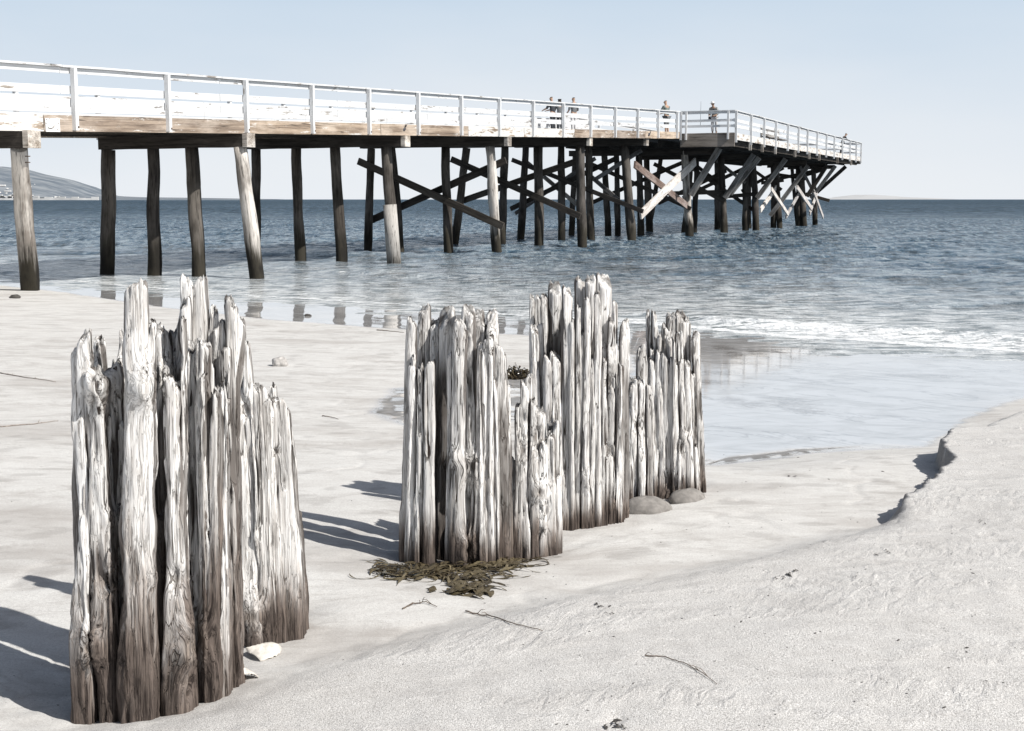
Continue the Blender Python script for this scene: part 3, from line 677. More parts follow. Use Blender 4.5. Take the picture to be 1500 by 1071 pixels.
# ------------------------------------------------------------ the pier
d2 = np.array([.4141, .9102]); n2 = np.array([-.9102, .4141])     # along, across (to the far side)
REF = np.array([-9.99, 25.3])
def fpt(s, w=0.0, z=None):
    p = REF + d2 * s + n2 * w
    return (p[0], p[1], z)
zb = lambda s: 3.31 + .0381 * s          # underside of the edge board
zd = lambda s: zb(s) + .33               # deck
zr = lambda s: 4.65 + .0384 * s          # rail top
SEND = 44.3; S0 = -14.0; WID = 5.7
pier = empty('pier', (REF[0], REF[1], 0.0))
tag(pier, 'long white railed timber pier on dark piles running out into the sea', 'pier')
# deck surface, planks across
mb = MB(); s = S0
while s < SEND + .2:
    mb.bar(fpt(s + .1, .06, zd(s + .1) - .03), fpt(s + .1, WID - .06, zd(s + .1) - .03), .19, .05); s += .2
mb.build('deck', M['beam_grey'], pier)
for w in (.55, 1.7, 2.85, 4.0, 5.15):
    mb = MB(); mb.bar(fpt(S0, w, zb(S0) + .15), fpt(SEND, w, zb(SEND) + .15), .12, .24, seg=12, rough=.004); mb.build('stringer', M['beam'], pier)
# edge boards
brk = [S0, -7, 1.35, 8.2, 14.8, 20.6, 25.2, 30.2, 34.6, 39, SEND]
for side_w, nm in ((.04, 0), (WID - .04, 1)):
    for i in range(len(brk) - 1):
        a, b = brk[i] + .012, brk[i + 1] - .012
        mb = MB(); mb.bar(fpt(a, side_w, zb(a) + .165), fpt(b, side_w, zb(b) + .165), .08, .33, seg=6, rough=.003)
        mb.build('edge_board', M['fascia_white' if i in (1, 5, 6) else 'fascia'], pier)
def rails(p0, p1, zfun0, zfun1, outn, mats, posts, zpost0, parent, bw=.165, boards=((.105, 'top_board'), (.49, 'middle_board'), (.76, 'lower_board'))):
    """top rail, cap and two middle boards between two points; outn = outward unit vector"""
    p0 = np.array(p0); p1 = np.array(p1); L = np.linalg.norm(p1 - p0); n = max(1, int(round(L / 5.4)))
    for i in range(n):
        t0, t1 = i / n, (i + 1) / n
        A = p0 + (p1 - p0) * t0; B = p0 + (p1 - p0) * t1
        zA = zfun0 + (zfun1 - zfun0) * t0; zB = zfun0 + (zfun1 - zfun0) * t1
        e = (B - A) / np.linalg.norm(B - A) * .006
        A = A + e; B = B - e
        o = lambda P, k, z: (P[0] + outn[0] * k, P[1] + outn[1] * k, z)
        mb = MB(); mb.bar(o(A, -.02, zA - .02), o(B, -.02, zB - .02), .19, .042, seg=4, rough=.004); mb.build('hand_rail', M['peeling'], parent)
        for dz, nm in boards:
            mb = MB(); mb.bar(o(A, -.02, zA - dz), o(B, -.02, zB - dz), .035, (.11 if nm == 'top_board' else bw), seg=4, rough=.004); mb.build(nm, random.choice(mats), parent)
WP = M['white']; PE = M['peeling']
outn = (-n2[0], -n2[1])
post_s = [(27.3 + 2.7 * i - 25.3) / .9102 for i in range(-4, 15)]
rails(fpt(S0, .04)[:2], fpt(SEND, .04)[:2], zr(S0), zr(SEND), outn, [WP, WP, PE], None, None, pier)
rails(fpt(S0, WID - .04)[:2], fpt(SEND + 3, WID - .04)[:2], zr(S0), zr(SEND + 2), outn, [WP, WP, PE], None, None, pier, bw=.20, boards=((.105, 'top_board'), (.33, 'middle_board'), (.555, 'middle_board'), (.78, 'lower_board')))
for s in post_s:
    if s > SEND: continue
    mb = MB(); mb.bar(fpt(s, -.045, zb(s) + .02), fpt(s, -.045, zr(s) - .045), .11, .09, up=(d2[0], d2[1], 0), seg=5, rough=.004); mb.build('rail_post', WP, pier)
    mb = MB(); mb.bar(fpt(s + 1.2, WID + .045, zb(s)), fpt(s + 1.2, WID + .045, zr(s) - .045), .11, .09, up=(d2[0], d2[1], 0), seg=3, rough=.003); mb.build('rail_post', WP, pier)
for s in post_s[3:10]:     # dark bolt heads at the foot of the near posts
    mb = MB(); mb.tube([fpt(s + .02, -.088, zb(s) + .09), fpt(s + .02, -.112, zb(s) + .09)], .022, 8); mb.build('post_bolt', M['metal'], pier)
# head of the pier
C0 = np.array([10.98, 64.8]); dh = np.array([.3975, .9176]); nh = np.array([-.9176, .3975]); HL = 40.5; HW = 9.3
ZH = 6.36; ZD = 5.27; ZF = 4.93
hp = lambda s, w, z: (C0[0] + dh[0] * s + nh[0] * w, C0[1] + dh[1] * s + nh[1] * w, z)
mb = MB(); s = 0.0
while s < HL: mb.bar(hp(s + .1, .06, ZD - .03), hp(s + .1, HW - .06, ZD - .03), .19, .05); s += .2
mb.build('head_deck', M['beam_grey'], pier)
for i in range(8):
    a, b = HL * i / 8 + .012, HL * (i + 1) / 8 - .012
    mb = MB(); mb.bar(hp(a, .04, ZF + .16), hp(b, .04, ZF + .16), .08, .33, seg=4, rough=.004); mb.build('edge_board', M['fascia_white'], pier)
    mb = MB(); mb.bar(hp(a, HW - .04, ZF + .16), hp(b, HW - .04, ZF + .16), .08, .33, seg=2, rough=.004); mb.build('edge_board', M['fascia_white'], pier)
for (s, w0, w1) in ((-.05, .0, 2.75), (HL + .05, 0, HW)):
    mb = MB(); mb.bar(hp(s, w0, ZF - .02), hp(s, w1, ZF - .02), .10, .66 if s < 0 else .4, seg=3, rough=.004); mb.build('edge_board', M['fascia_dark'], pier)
for w in (.35, 1.3, 2.6, 3.9, 5.2, 6.5, 7.8, 8.9):
    mb = MB(); mb.bar(hp(.1, w, ZF - .13), hp(HL, w, ZF - .13), .15, .34, seg=6, rough=.005); mb.build('stringer', M['beam'], pier)
GW = M['beam_grey']
rails(hp(0, .04, 0)[:2], hp(HL, .04, 0)[:2], ZH, ZH, (-nh[0], -nh[1]), [WP, WP, PE], None, None, pier)
rails(hp(0, HW - .04, 0)[:2], hp(HL, HW - .04, 0)[:2], ZH, ZH, (-nh[0], -nh[1]), [WP, PE], None, None, pier)
rails(hp(.0, .0, 0)[:2], hp(.0, 2.75, 0)[:2], ZH, ZH, (-dh[0], -dh[1]), [WP], None, None, pier, bw=.12)
rails(hp(HL, .0, 0)[:2], hp(HL, HW, 0)[:2], ZH, ZH, (-dh[0], -dh[1]), [WP], None, None, pier, bw=.12)
for px in (1072, 1094, 1113, 1130, 1147.5, 1163, 1176, 1190, 1203.6, 1215, 1227, 1238, 1247, 1254):
    k = (px - 750) / 1900.; t = (k * C0[1] - C0[0]) / (dh[0] - k * dh[1]); t = max(.02, min(HL, t))
    mb = MB(); mb.bar(hp(t, -.045, ZF - .15), hp(t, -.045, ZH - .045), .11, .09, up=(dh[0], dh[1], 0), seg=3, rough=.003); mb.build('rail_post', WP, pier)
    mb = MB(); mb.bar(hp(t, HW + .045, ZF), hp(t, HW + .045, ZH - .045), .11, .09, up=(dh[0], dh[1], 0)); mb.build('rail_post', WP, pier)
for w in (.32, 2.45, 2.72):
    mb = MB(); mb.bar(hp(-.13, w, ZF + .0), hp(-.13, w, ZH - .045), .10, .09, up=(nh[0], nh[1], 0)); mb.build('rail_post', WP, pier)
for w in (2.0, 4.2, 6.6):
    mb = MB(); mb.bar(hp(HL + .1, w, ZF), hp(HL + .1, w, ZH - .045), .10, .09, up=(nh[0], nh[1], 0)); mb.build('rail_post', WP, pier)
for t in (3.4, 6.2, 9.5, 15, 19.5, 23, 30, 36):     # short timber ends and hangers under the edge
    mb = MB(); mb.bar(hp(t, .02, ZF - .42), hp(t, .02, ZF - .01), .13, .10, up=(dh[0], dh[1], 0)); mb.build('hanger', M['beam_end'], pier)

# bents: (plane front point, cap px range, piles)
fx = lambda px: 2550.0 / (100.7 - .0623 * px)
def bent_point(px): Yv = fx(px); return np.array([(px - 750) / F * Yv, Yv])
NB = (d2[0], d2[1])
def ztop_at(P):  # underside of the caps' seat
    s = (P[0] - REF[0]) * d2[0] + (P[1] - REF[1]) * d2[1]
    return min(zb(s), 4.97)
def add_pile(pt, pb, P0, dia, pale=False, z_hi=None):
    A = at_plane(pt, 225, P0, NB); B = at_plane(pb, 340 if P0[1] > 45 else 390, P0, NB)
    zt = ztop_at(A) - .33 if z_hi is None else z_hi
    if pb == 42: B = at_plane(pb, 405, P0 + d2 * 1.4, NB)
    zl = -1.4
    # wander
    pts = []; rad = []; sd = random.uniform(0, 90); n = 16
    for i in range(n + 1):
        t = i / n
        z = zl + (zt - zl) * t
        tt = (z - 0) / zt
        x = B[0] + (A[0] - B[0]) * tt; y = B[1] + (A[1] - B[1]) * tt
        x += .03 * noise.noise(Vector((sd, 0, z * .9))); y += .03 * noise.noise(Vector((sd, 9, z * .9)))
        pts.append((x, y, z)); rad.append(dia / 2 * (1.06 - .14 * tt) * (1 + .06 * noise.noise(Vector((sd, 4, z * 2)))))
    mb = MB(); mb.tube(pts, rad, 16, rough=.22); return mb.build('pile', M['pile_pale' if pale else 'pile'], pier)
def cap(p_back, P0, dia=.32, front_ext=.0, px_front=None):
    A = at_plane(px_front, 212, P0, NB); B = at_plane(p_back, 212, P0, NB); z = ztop_at(A)
    mb = MB(); mb.bar((A[0], A[1], z - .165), (B[0], B[1], ztop_at(B) - .165), dia, .32, seg=6, rough=.006); mb.build('cap_beam', M['beam'], pier)
    e = (A - B) / np.linalg.norm(A - B)
    mb = MB(); mb.bar((A[0] - e[0] * .02, A[1] - e[1] * .02, z - .165), (A[0] + e[0] * .12, A[1] + e[1] * .12, z - .165), dia + .02, .34); mb.build('cap_end', M['beam_end'], pier)
def brace(x0, y0, x1, y1, P0, w=.26, mat='beam', push=-.22, th=.09):
    P = P0 + d2 * push
    if P0[1] > 55: w *= .80
    A = at_plane(x0, y0, P, NB); B = at_plane(x1, y1, P, NB)
    mb = MB(); mb.bar(A, B, th, w, up=(0, 0, 1), seg=6, rough=.006); mb.build('brace', M[mat], pier)
B1, B2, B3, B4, B5, B6 = [bent_point(p) for p in (48, 366, 597, 747, 866, 949)]
B7 = np.array([9.45, 68.]); B8 = np.array([12.6, 75.]); B9 = np.array([15.8, 82.]); B10 = np.array([19., 89.]); B11 = np.array([21.9, 95.]); B12 = np.array([24.2, 100.])
cap(-330, B1, px_front=44); cap(150, B2, px_front=362); cap(366, B3, px_front=592); cap(530, B4, px_front=742); cap(655, B5, px_front=862); cap(755, B6, px_front=945)
for a in ((28, 42, B1, .36, True), (-140, -135, B1, .34), (-260, -262, B1, .34),
          (160, 157, B2, .36), (225, 226, B2, .33), (281, 291, B2, .35), (353, 377, B2, .36, True),
          (376, 375, B3, .32), (434, 440, B3, .33), (491, 500, B3, .34), (565, 577, B3, .36),
          (545, 538, B4, .32), (574, 587, B4, .32), (652, 657, B4, .36), (718, 728, B4, .38, True),
          (683, 666, B5, .36), (739, 735, B5, .36), (788, 790, B5, .42), (849, 853, B5, .42),
          (770, 763, B6, .38), (822, 823, B6, .38), (862, 866, B6, .38), (914, 926, B6, .46),
          (843, 837, B7, .38), (885, 891, B7, .42), (903, 905, B7, .38), (936, 939, B7, .44), (1002, 1010, B7, .5, True),
          (947, 952, B8, .5), (969, 950, B8, .34), (1013, 1002, B8, .4), (1021, 1017, B8, .4), (1056, 1061, B8, .5),
          (1052, 1051, B9, .5), (1092, 1092, B9, .48), (1103, 1108, B9, .5), (1050, 1053, B9, .4),
          (1096, 1096, B10, .48), (1135, 1133, B10, .48), (1137, 1142, B10, .46),
          (1170, 1170, B11, .48), (1174, 1178, B11, .48), (1132, 1133, B11, .4), (1192, 1194, B12, .5), (1160, 1168, B12, .36)):
    pt, pb, P0, dia = a[:4]
    if P0[1] > 66: dia *= .80
    elif P0[1] > 45: dia *= .92
    add_pile(pt, pb, P0, dia, len(a) > 4, z_hi=(4.5 if P0[1] > 66 else None))
for P0, xa, xb in ((B7, 835, 1052), (B8, 935, 1104), (B9, 1040, 1148), (B10, 1085, 1182), (B11, 1125, 1210), (B12, 1155, 1222)):
    A = at_plane(xa, 220, P0, NB); B = at_plane(xb, 220, P0, NB)
    mb = MB(); mb.bar((A[0], A[1], 4.44), (B[0], B[1], 4.44), .34, .30, seg=4, rough=.006); mb.build('cap_beam', M['beam'], pier)
for a in ((525, 236, 737, 332, B4), (543, 323, 741, 235, B4, .26, 'beam', .25), (661, 233, 850, 317, B5), (678, 294, 845, 236, B5, .26, 'beam', .25),
          (750, 234, 942, 310, B6), (748, 306, 905, 231, B6, .28, 'beam', .3), (755, 313, 872, 232, B6, .22, 'beam_grey', .62), (772, 238, 845, 300, B6, .24, 'beam_grey', .8),
          (865, 240, 1012, 306, B7), (860, 300, 1000, 238, B7, .26, 'beam', .3), (870, 264, 940, 220, B7, .26, 'beam_grey', -.55),
          (865, 258, 905, 292, B6, .24, 'beam_grey', 1.2),
          (962, 284, 1062, 281, B8, .30, 'beam'), (964, 298, 1064, 250, B8, .28, 'beam', .3), (958, 240, 1062, 296, B8, .28), (1020, 243, 1062, 275, B8, .26, 'beam', .6),
          (1000, 290, 1108, 238, B9, .28), (1010, 244, 1110, 312, B9, .28, 'beam', .3), (1064, 288, 1110, 284, B9, .3), (1050, 236, 1092, 268, B9, .24, 'beam_grey', -.5),
          (1090, 240, 1145, 278, B10, .26), (1086, 280, 1148, 246, B10, .26, 'beam', .3), (1115, 268, 1148, 264, B10, .3),
          (1140, 262, 1205, 248, B11, .3), (1140, 256, 1180, 262, B11, .3, 'beam', .3), (1172, 244, 1192, 282, B11, .26, 'beam_grey', -.3),
          (1180, 284, 1215, 294, B12, .3), (1165, 262, 1202, 250, B12, .28, 'beam', .4),
          # struts carrying the widened edge
          (1054, 217, 1012, 286, B7, .34, 'beam_grey', -.3, .3), (1104, 226, 1062, 290, B8, .32, 'beam_grey', -.3, .26), (1112, 231, 1070, 284, B8, .32, 'beam_grey', .3, .26),
          (1151, 233, 1109, 290, B9, .32, 'beam_grey', -.3, .26), (1184, 243, 1128, 316, B10, .32, 'beam_grey', -.3, .26), (1211, 243, 1182, 288, B11, .32, 'beam', -.3, .26),
          (1224, 243, 1188, 291, B12, .30, 'beam_grey', -.6, .26), (1239, 244, 1192, 286, B12, .32, 'beam', .9, .26)):
    brace(*a)
for (x0, y0, P0, x1, y1, P1, wd_, mt) in ((928, 315, B6, 1009, 237, B7, .42, 'brace_white'), (922, 241, B6, 1001, 303, B7, .34, 'brace_rust'),
        (1122, 277, B9, 1147, 314, B10, .26, 'brace_white'), (1106, 308, B9, 1130, 274, B10, .32, 'brace_white'), (1160, 274, B10, 1182, 306, B11, .30, 'brace_white'),
        (1144, 318, B10, 1164, 283, B11, .26, 'brace_white'), (1179, 313, B11, 1191, 282, B12, .30, 'brace_white'), (1185, 280, B11, 1199, 318, B12, .28, 'brace_white')):
    A = at_plane(x0, y0, P0, NB); B = at_plane(x1, y1, P1, NB); oo = np.array([-n2[0], -n2[1], 0]) * (.34 if mt == 'brace_white' else .26)
    mb = MB(); mb.bar(A + oo, B + oo, .09, wd_, seg=6, rough=.006); mb.build('brace', M[mt], pier)
# pale sleeve round the front pile of the third bent
A = at_plane(571, 300, B3, NB); B = at_plane(578, 396, B3, NB)
mb = MB(); mb.tube([tuple(B + (B - A) * .15), tuple(A + (B - A) * .5), tuple(A)], [.225, .215, .205], 18, rough=.03, tint=.5); mb.build('pile_sleeve', M['concrete'], pier)
# small spikes beside the first pile
for k in range(2):
    A = at_plane(37, 229 + k * 9, B1, NB); B = at_plane(44, 229 + k * 9, B1, NB)
    mb = MB(); mb.tube([tuple(A), tuple(B)], .012, 6); mb.build('iron_spike', M['metal'], pier)

# notice plate screwed to the edge board
def on_face(px, py, out=.0):
    P = REF - n2 * (-.0) + np.array([-n2[0], -n2[1]]) * out
    r = ray(px, py); nx, ny = n2
    t = (P[0] * nx + P[1] * ny) / (r[0] * nx + r[1] * ny); return CAM + r * t
a = on_face(66.5, 183, .012); b = on_face(87.5, 183.5, .012)
pl = MB(); pl.bar(a, b, .012, .27, seg=1)
plate = pl.build('notice_plate', simple('white_enamel', (.82, .82, .81), .5, .04, 8))
tag(plate, 'small square white plate screwed to the edge board near the left end of the pier', 'sign')
mk = MB()
for (qx, qy) in ((68.5, 175), (73, 174.3), (85, 175), (67.8, 180.5), (85.5, 181), (84.5, 190)):
    c = on_face(qx, qy, .019); e = on_face(qx, qy, .026); mk.tube([tuple(c), tuple(e)], .010, 8, tint=.5)
arcp = [tuple(on_face(70 + 10 * t, 188.2 - 4.2 * (2 * t - 1) ** 2 * (1 if t > .5 else .35), .024)) for t in np.linspace(0, 1, 9)]
mk.tube(arcp, .007, 6, tint=.5)
mk.build('screw_and_mark', M['metal'], plate)

# bench on the head
bench = empty('bench', hp(15, 2.0, ZD)); tag(bench, 'grey slatted bench standing on the far platform behind the railing', 'bench')
for z, h in ((.92, .20), (.62, .14)):
    mb = MB(); mb.bar(hp(14.2, 1.9, ZD + z), hp(19.2, 1.9, ZD + z), .04, h, seg=2, rough=.003); mb.build('back_board', M['beam_grey'], bench)
mb = MB(); mb.bar(hp(13.6, 1.6, ZD + .43), hp(19.4, 1.6, ZD + .43), .42, .06); mb.build('seat', M['beam_grey'], bench)
for t in (14.4, 16.7, 19.0):
    mb = MB(); mb.bar(hp(t, 1.45, ZD), hp(t, 1.45, ZD + .40), .09, .09); mb.build('leg', M['beam_grey'], bench)
    mb = MB(); mb.bar(hp(t, 1.95, ZD), hp(t, 1.94, ZD + 1.02), .09, .07, up=(dh[0], dh[1], 0)); mb.build('leg', M['beam_grey'], bench)

# ------------------------------------------------------------ people
def skinned(name, pts, edges, rads, mat, parent, sub=1):
    me = bpy.data.meshes.new(name); me.from_pydata(pts, edges, []); o = link(name, me, mat, None)
    if parent is not None: o.parent = parent
    md = o.modifiers.new('Skin', 'SKIN'); md.use_smooth_shade = True
    lay = me.skin_vertices[0].data if len(me.skin_vertices) else None
    if lay is None:
        bpy.context.view_layer.objects.active = o
        lay = me.skin_vertices[0].data
    for i, r in enumerate(rads):
        lay[i].radius = (r, r) if not isinstance(r, tuple) else r
    lay[0].use_root = True
    s = o.modifiers.new('Subdivision', 'SUBSURF'); s.levels = sub; s.render_levels = sub
    return o
def person(loc, yaw, H, label, shirt, pants, hat=None, hair='hair', lean=0.0, arms='down', longhair=False, bag=False):
    r = empty('person', loc); r.rotation_euler = (0, 0, yaw); k = H / 1.75
    tag(r, label, 'person')
    def L(x, y, z):   # lean forward above the hip (+y is forward)
        if z > .95: dz = z - .95; y += math.sin(lean) * dz; z = .95 + math.cos(lean) * dz
        return (x * k, y * k, z * k)
    hx = .10
    P = [L(0, 0, .95), L(0, 0, 1.12), L(0, .0, 1.30), L(0, 0, 1.43), L(0, .01, 1.50), L(0, .02, 1.57), L(0, .035, 1.65), L(0, .03, 1.72),
         L(hx, 0, .88), L(hx * 1.05, .03, .50), L(hx * 1.05, -.02, .09), L(hx * 1.1, .05, .035), L(hx * 1.15, .16, .02),
         L(-hx, 0, .88), L(-hx * 1.05, -.02, .50), L(-hx * 1.05, -.05, .09), L(-hx * 1.1, .02, .035), L(-hx * 1.15, .13, .02)]
    if arms == 'rail':
        ar = [(.19, 0, 1.41), (.25, .14, 1.18), (.18, .40, 1.12), (.15, .47, 1.11), (.13, .53, 1.09)]
    elif arms == 'carry':
        ar = [(.19, 0, 1.41), (.27, .02, 1.14), (.20, .22, 1.02), (.17, .29, 1.02), (.14, .34, 1.0)]
    else:
        ar = [(.19, 0, 1.41), (.24, -.02, 1.13), (.255, .05, .88), (.26, .06, .82), (.255, .075, .75)]
    ia = len(P); P += [L(*q) for q in ar]; ib = len(P); P += [L(-q[0], q[1], q[2]) for q in ar]
    E = [(0, 1), (1, 2), (2, 3), (3, 4), (4, 5), (5, 6), (6, 7), (0, 8), (8, 9), (9, 10), (10, 11), (11, 12), (0, 13), (13, 14), (14, 15), (15, 16), (16, 17)]
    E += [(3, ia)] + [(ia + i, ia + i + 1) for i in range(4)] + [(3, ib)] + [(ib + i, ib + i + 1) for i in range(4)]
    R = [(.15, .105), (.135, .095), (.155, .11), (.13, .09), (.055, .055), (.062, .07), (.078, .092), (.055, .065), .085, .062, .042, .045, .032, .085, .062, .042, .045, .032]
    R += [.055, .044, .032, .03, .018] * 2
    R = [((a[0] * k, a[1] * k) if isinstance(a, tuple) else a * k) for a in R]
    body = skinned('body', P, E, R, M['skin'], r, 2)
    # fingers and nose as small skin details
    fb = MB()
    for sgn, i0 in ((1, ia), (-1, ib)):
        w = Vector(P[i0 + 3]); h = Vector(P[i0 + 4]); dr = (h - w).normalized()
        for q in range(4):
            o_ = Vector(((q - 1.5) * .017 * k, 0, 0)); fb.tube([w + dr * .03 + o_, h + o_ * 1.1 + dr * (.02 + (.012 if q in (1, 2) else 0)), h + o_ + dr * .05 + Vector((0, 0, -.015))], [.009 * k, .008 * k, .006 * k], 6, tint=.5)
        fb.tube([w + dr * .01, w + dr * .035 + Vector((-sgn * .03, .012, 0)), w + dr * .07 + Vector((-sgn * .035, .015, 0))], [.01 * k, .009 * k, .007 * k], 6, tint=.5)
    hd = Vector(P[6]); fb.tube([hd + Vector((0, .085 * k, .01)), hd + Vector((0, .115 * k, -.02 * k)), hd + Vector((0, .09 * k, -.03 * k))], [.009, .016, .012], 6, tint=.5)
    for sx in (-1, 1): fb.tube([hd + Vector((sx * .078 * k, 0, .02)), hd + Vector((sx * .088 * k, -.01, 0)), hd + Vector((sx * .078 * k, 0, -.025))], [.012, .018, .01], 6, tint=.5)
    o = fb.build('hands_and_face', M['skin']); o.parent = r
    # shirt
    Ps = [P[0], P[1], P[2], P[3], P[4]] + [P[ia], P[ia + 1], tuple((Vector(P[ia + 1]) + (Vector(P[ia + 2]) - Vector(P[ia + 1])) * (.75 if hat or bag else .1)))] + [P[ib], P[ib + 1], tuple((Vector(P[ib + 1]) + (Vector(P[ib + 2]) - Vector(P[ib + 1])) * (.75 if hat or bag else .1)))]
    Rs = [(.172 * k, .128 * k), (.155 * k, .118 * k), (.172 * k, .128 * k), (.148 * k, .108 * k), (.066 * k, .066 * k), (.075 * k,) * 2, (.064 * k,) * 2, (.055 * k,) * 2, (.075 * k,) * 2, (.064 * k,) * 2, (.055 * k,) * 2]
    skinned('shirt', Ps, [(0, 1), (1, 2), (2, 3), (3, 4), (3, 5), (5, 6), (6, 7), (3, 8), (8, 9), (9, 10)], Rs, M[shirt], r, 2)
    Pp = [P[0], P[8], P[9], tuple(Vector(P[9]) + (Vector(P[10]) - Vector(P[9])) * (.85 if pants != 'grey_cloth' else .15)), P[13], P[14], tuple(Vector(P[14]) + (Vector(P[15]) - Vector(P[14])) * (.85 if pants != 'grey_cloth' else .15))]
    skinned('trousers', Pp, [(0, 1), (1, 2), (2, 3), (0, 4), (4, 5), (5, 6)], [(.162 * k, .118 * k), (.098 * k,) * 2, (.08 * k,) * 2, (.07 * k,) * 2, (.098 * k,) * 2, (.08 * k,) * 2, (.07 * k,) * 2], M[pants], r, 2)
    # hair
    h0 = Vector(P[6]) + Vector((0, -.022 * k, .02 * k)); h1 = Vector(P[7]) + Vector((0, -.012 * k, .012 * k))
    hp_ = [tuple(h0), tuple(h1)]; he = [(0, 1)]; hr = [(.086 * k, .092 * k), (.066 * k, .076 * k)]
    if longhair: hp_.append(tuple(Vector(P[5]) + Vector((0, -.05 * k, -.06 * k)))); he.append((0, 2)); hr.append((.07 * k, .04 * k))
    skinned('hair', hp_, he, hr, M[hair], r, 2)
    if hat:
        hb = MB(); c = Vector(P[7]); 
        hb.tube([c + Vector((0, .01, -.035)), c + Vector((0, .01, -.03))], [.155 * k, .15 * k], 20, tint=.5)
        hb.tube([c + Vector((0, 0, -.03)), c + Vector((0, 0, .04)), c + Vector((0, 0, .075))], [.092 * k, .085 * k, .05 * k], 16, tint=.5)
        o = hb.build('hat', M[hat]); o.parent = r
    if bag:
        bb = MB(); c = Vector(P[0]) + Vector((.2 * k, .02, 0)); bb.bar(c + Vector((-.08, 0, -.1)), c + Vector((.08, 0, -.1)), .26, .24, seg=2, rough=.006, tint=.3)
        bb.tube([c + Vector((0, 0, .02)), Vector(P[ia]) + Vector((0, .07, .02)), Vector(P[4]) + Vector((.03, .05, 0))], .014, 6)
        o = bb.build('waist_bag', M['dark_cloth']); o.parent = r
    # shoes
    sh = MB()
    for a, b in ((10, 12), (15, 17)):
        A = Vector(P[a]); B = Vector(P[b]); sh.tube([(A.x, A.y - .06 * k, .045 * k), (A.x, A.y + .02, .055 * k), (B.x, B.y - .02, .04 * k), (B.x, B.y + .04, .03 * k)], [.04 * k, .052 * k, .048 * k, .03 * k], 10, flat=.9, tint=.5)
    o = sh.build('shoes', M['dark_cloth']); o.parent = r
    return r
yaw_sea = math.atan2(n2[1], n2[0]) - math.pi / 2    # facing across the pier, to the far side
def on_deck(px, wback):
    # solve the pixel column against the line at distance wback from the front edge
    k = (px - 750) / F; q = REF + n2 * wback; t = (k * q[1] - q[0]) / (d2[0] - k * d2[1]); s = t
    p = q + d2 * t; return (p[0], p[1], (zd(s) if s < SEND else ZD))
person(on_deck(809, 4.9), yaw_sea - .3, 1.76, 'dark haired person in a dark shirt, leftmost of the three standing mid pier', 'dark_cloth', 'dark_cloth', lean=.12, arms='rail')
person(on_deck(819, 4.95), yaw_sea - .9, 1.64, 'shorter long haired person beside the dark shirted one on the pier', 'grey_cloth', 'dark_cloth', lean=.05, arms='rail', longhair=True)
person(on_deck(839, 4.8), yaw_sea - .5, 1.80, 'tall person with light sleeves standing apart to the right of the pair on the pier', 'grey_cloth', 'pale_cloth', hair='hair', arms='carry')
person(on_deck(973, 1.3), yaw_sea - .4, 1.80, 'person in a grey green top and dark shorts near the corner of the pier', 'green_cloth', 'grey_cloth', arms='rail', lean=.1)
p6 = atY(1046, 200, 67.3)
person((p6[0], p6[1], ZD), math.pi * .80, 1.66, 'person in a white hat and mottled shirt leaning on the corner platform railing', 'plaid_cloth', 'pale_cloth', hat='white_cloth', lean=.28, arms='carry', bag=True)
p7 = hp(36.2, .75, ZD)
person(p7, math.atan2(dh[1], dh[0]) - math.pi / 2 - 1.0, 1.70, 'person in a dark jacket bending over the railing at the far end of the pier', 'dark_cloth', 'dark_cloth', lean=.42, arms='rail')
# thin fishing rod propped beside the corner
rod = MB(); c = atY(1026, 178, 66.6); rod.tube([(c[0], c[1], 5.6), (c[0] + .01, c[1], 6.9)], [.012, .006], 6)
tag(rod.build('fishing_rod', M['dark_cloth']), 'thin fishing rod standing upright at the corner platform railing', 'fishing rod')

def pigeon(P, label, yaw):
    r = empty('pigeon', P); r.rotation_euler = (0, 0, yaw); tag(r, label, 'bird')
    mb = MB(); mb.tube([(-.20, 0, .02), (-.12, 0, .07), (-.04, 0, .12), (.05, 0, .17), (.10, 0, .21), (.125, 0, .27), (.14, 0, .30)], [.012, .035, .062, .066, .042, .028, .006], 12, tint=.4)
    o = mb.build('body', M['bird']); o.parent = r
    mb = MB(); mb.tube([(.11, 0, .275), (.14, 0, .29), (.165, 0, .285)], [.026, .024, .006], 10); o = mb.build('head', M['bird']); o.parent = r
    for s in (-1, 1):
        mb = MB(); mb.tube([(.0, s * .025, .08), (.01, s * .025, .0), (.04, s * .03, .004)], [.009, .006, .004], 6); o = mb.build('leg', M['metal']); o.parent = r
        mb = MB(); mb.tube([(-.20, s * .035, .045), (-.08, s * .058, .10), (.05, s * .055, .16)], [.008, .03, .03], 8, flat=.9); o = mb.build('wing', M['bird']); o.parent = r
A = at_plane(586, 207, B3 - n2 * .12, NB); 
pg = B3 - n2 * .19
A = at_plane(588, 207, B3, NB); e = np.array([-n2[0], -n2[1]])
pigeon((B3[0] + e[0] * .0 - .12, B3[1] + e[1] * .13 - .05, ztop_at(B3) + .005), 'dark pigeon perched on the whitish beam end below the pier edge', .25)
pigeon((B6[0] + e[0] * .0 - .1, B6[1] + e[1] * .13 - .05, ztop_at(B6) + .005), 'small dark pigeon perched on a beam end near the corner platform', .3)

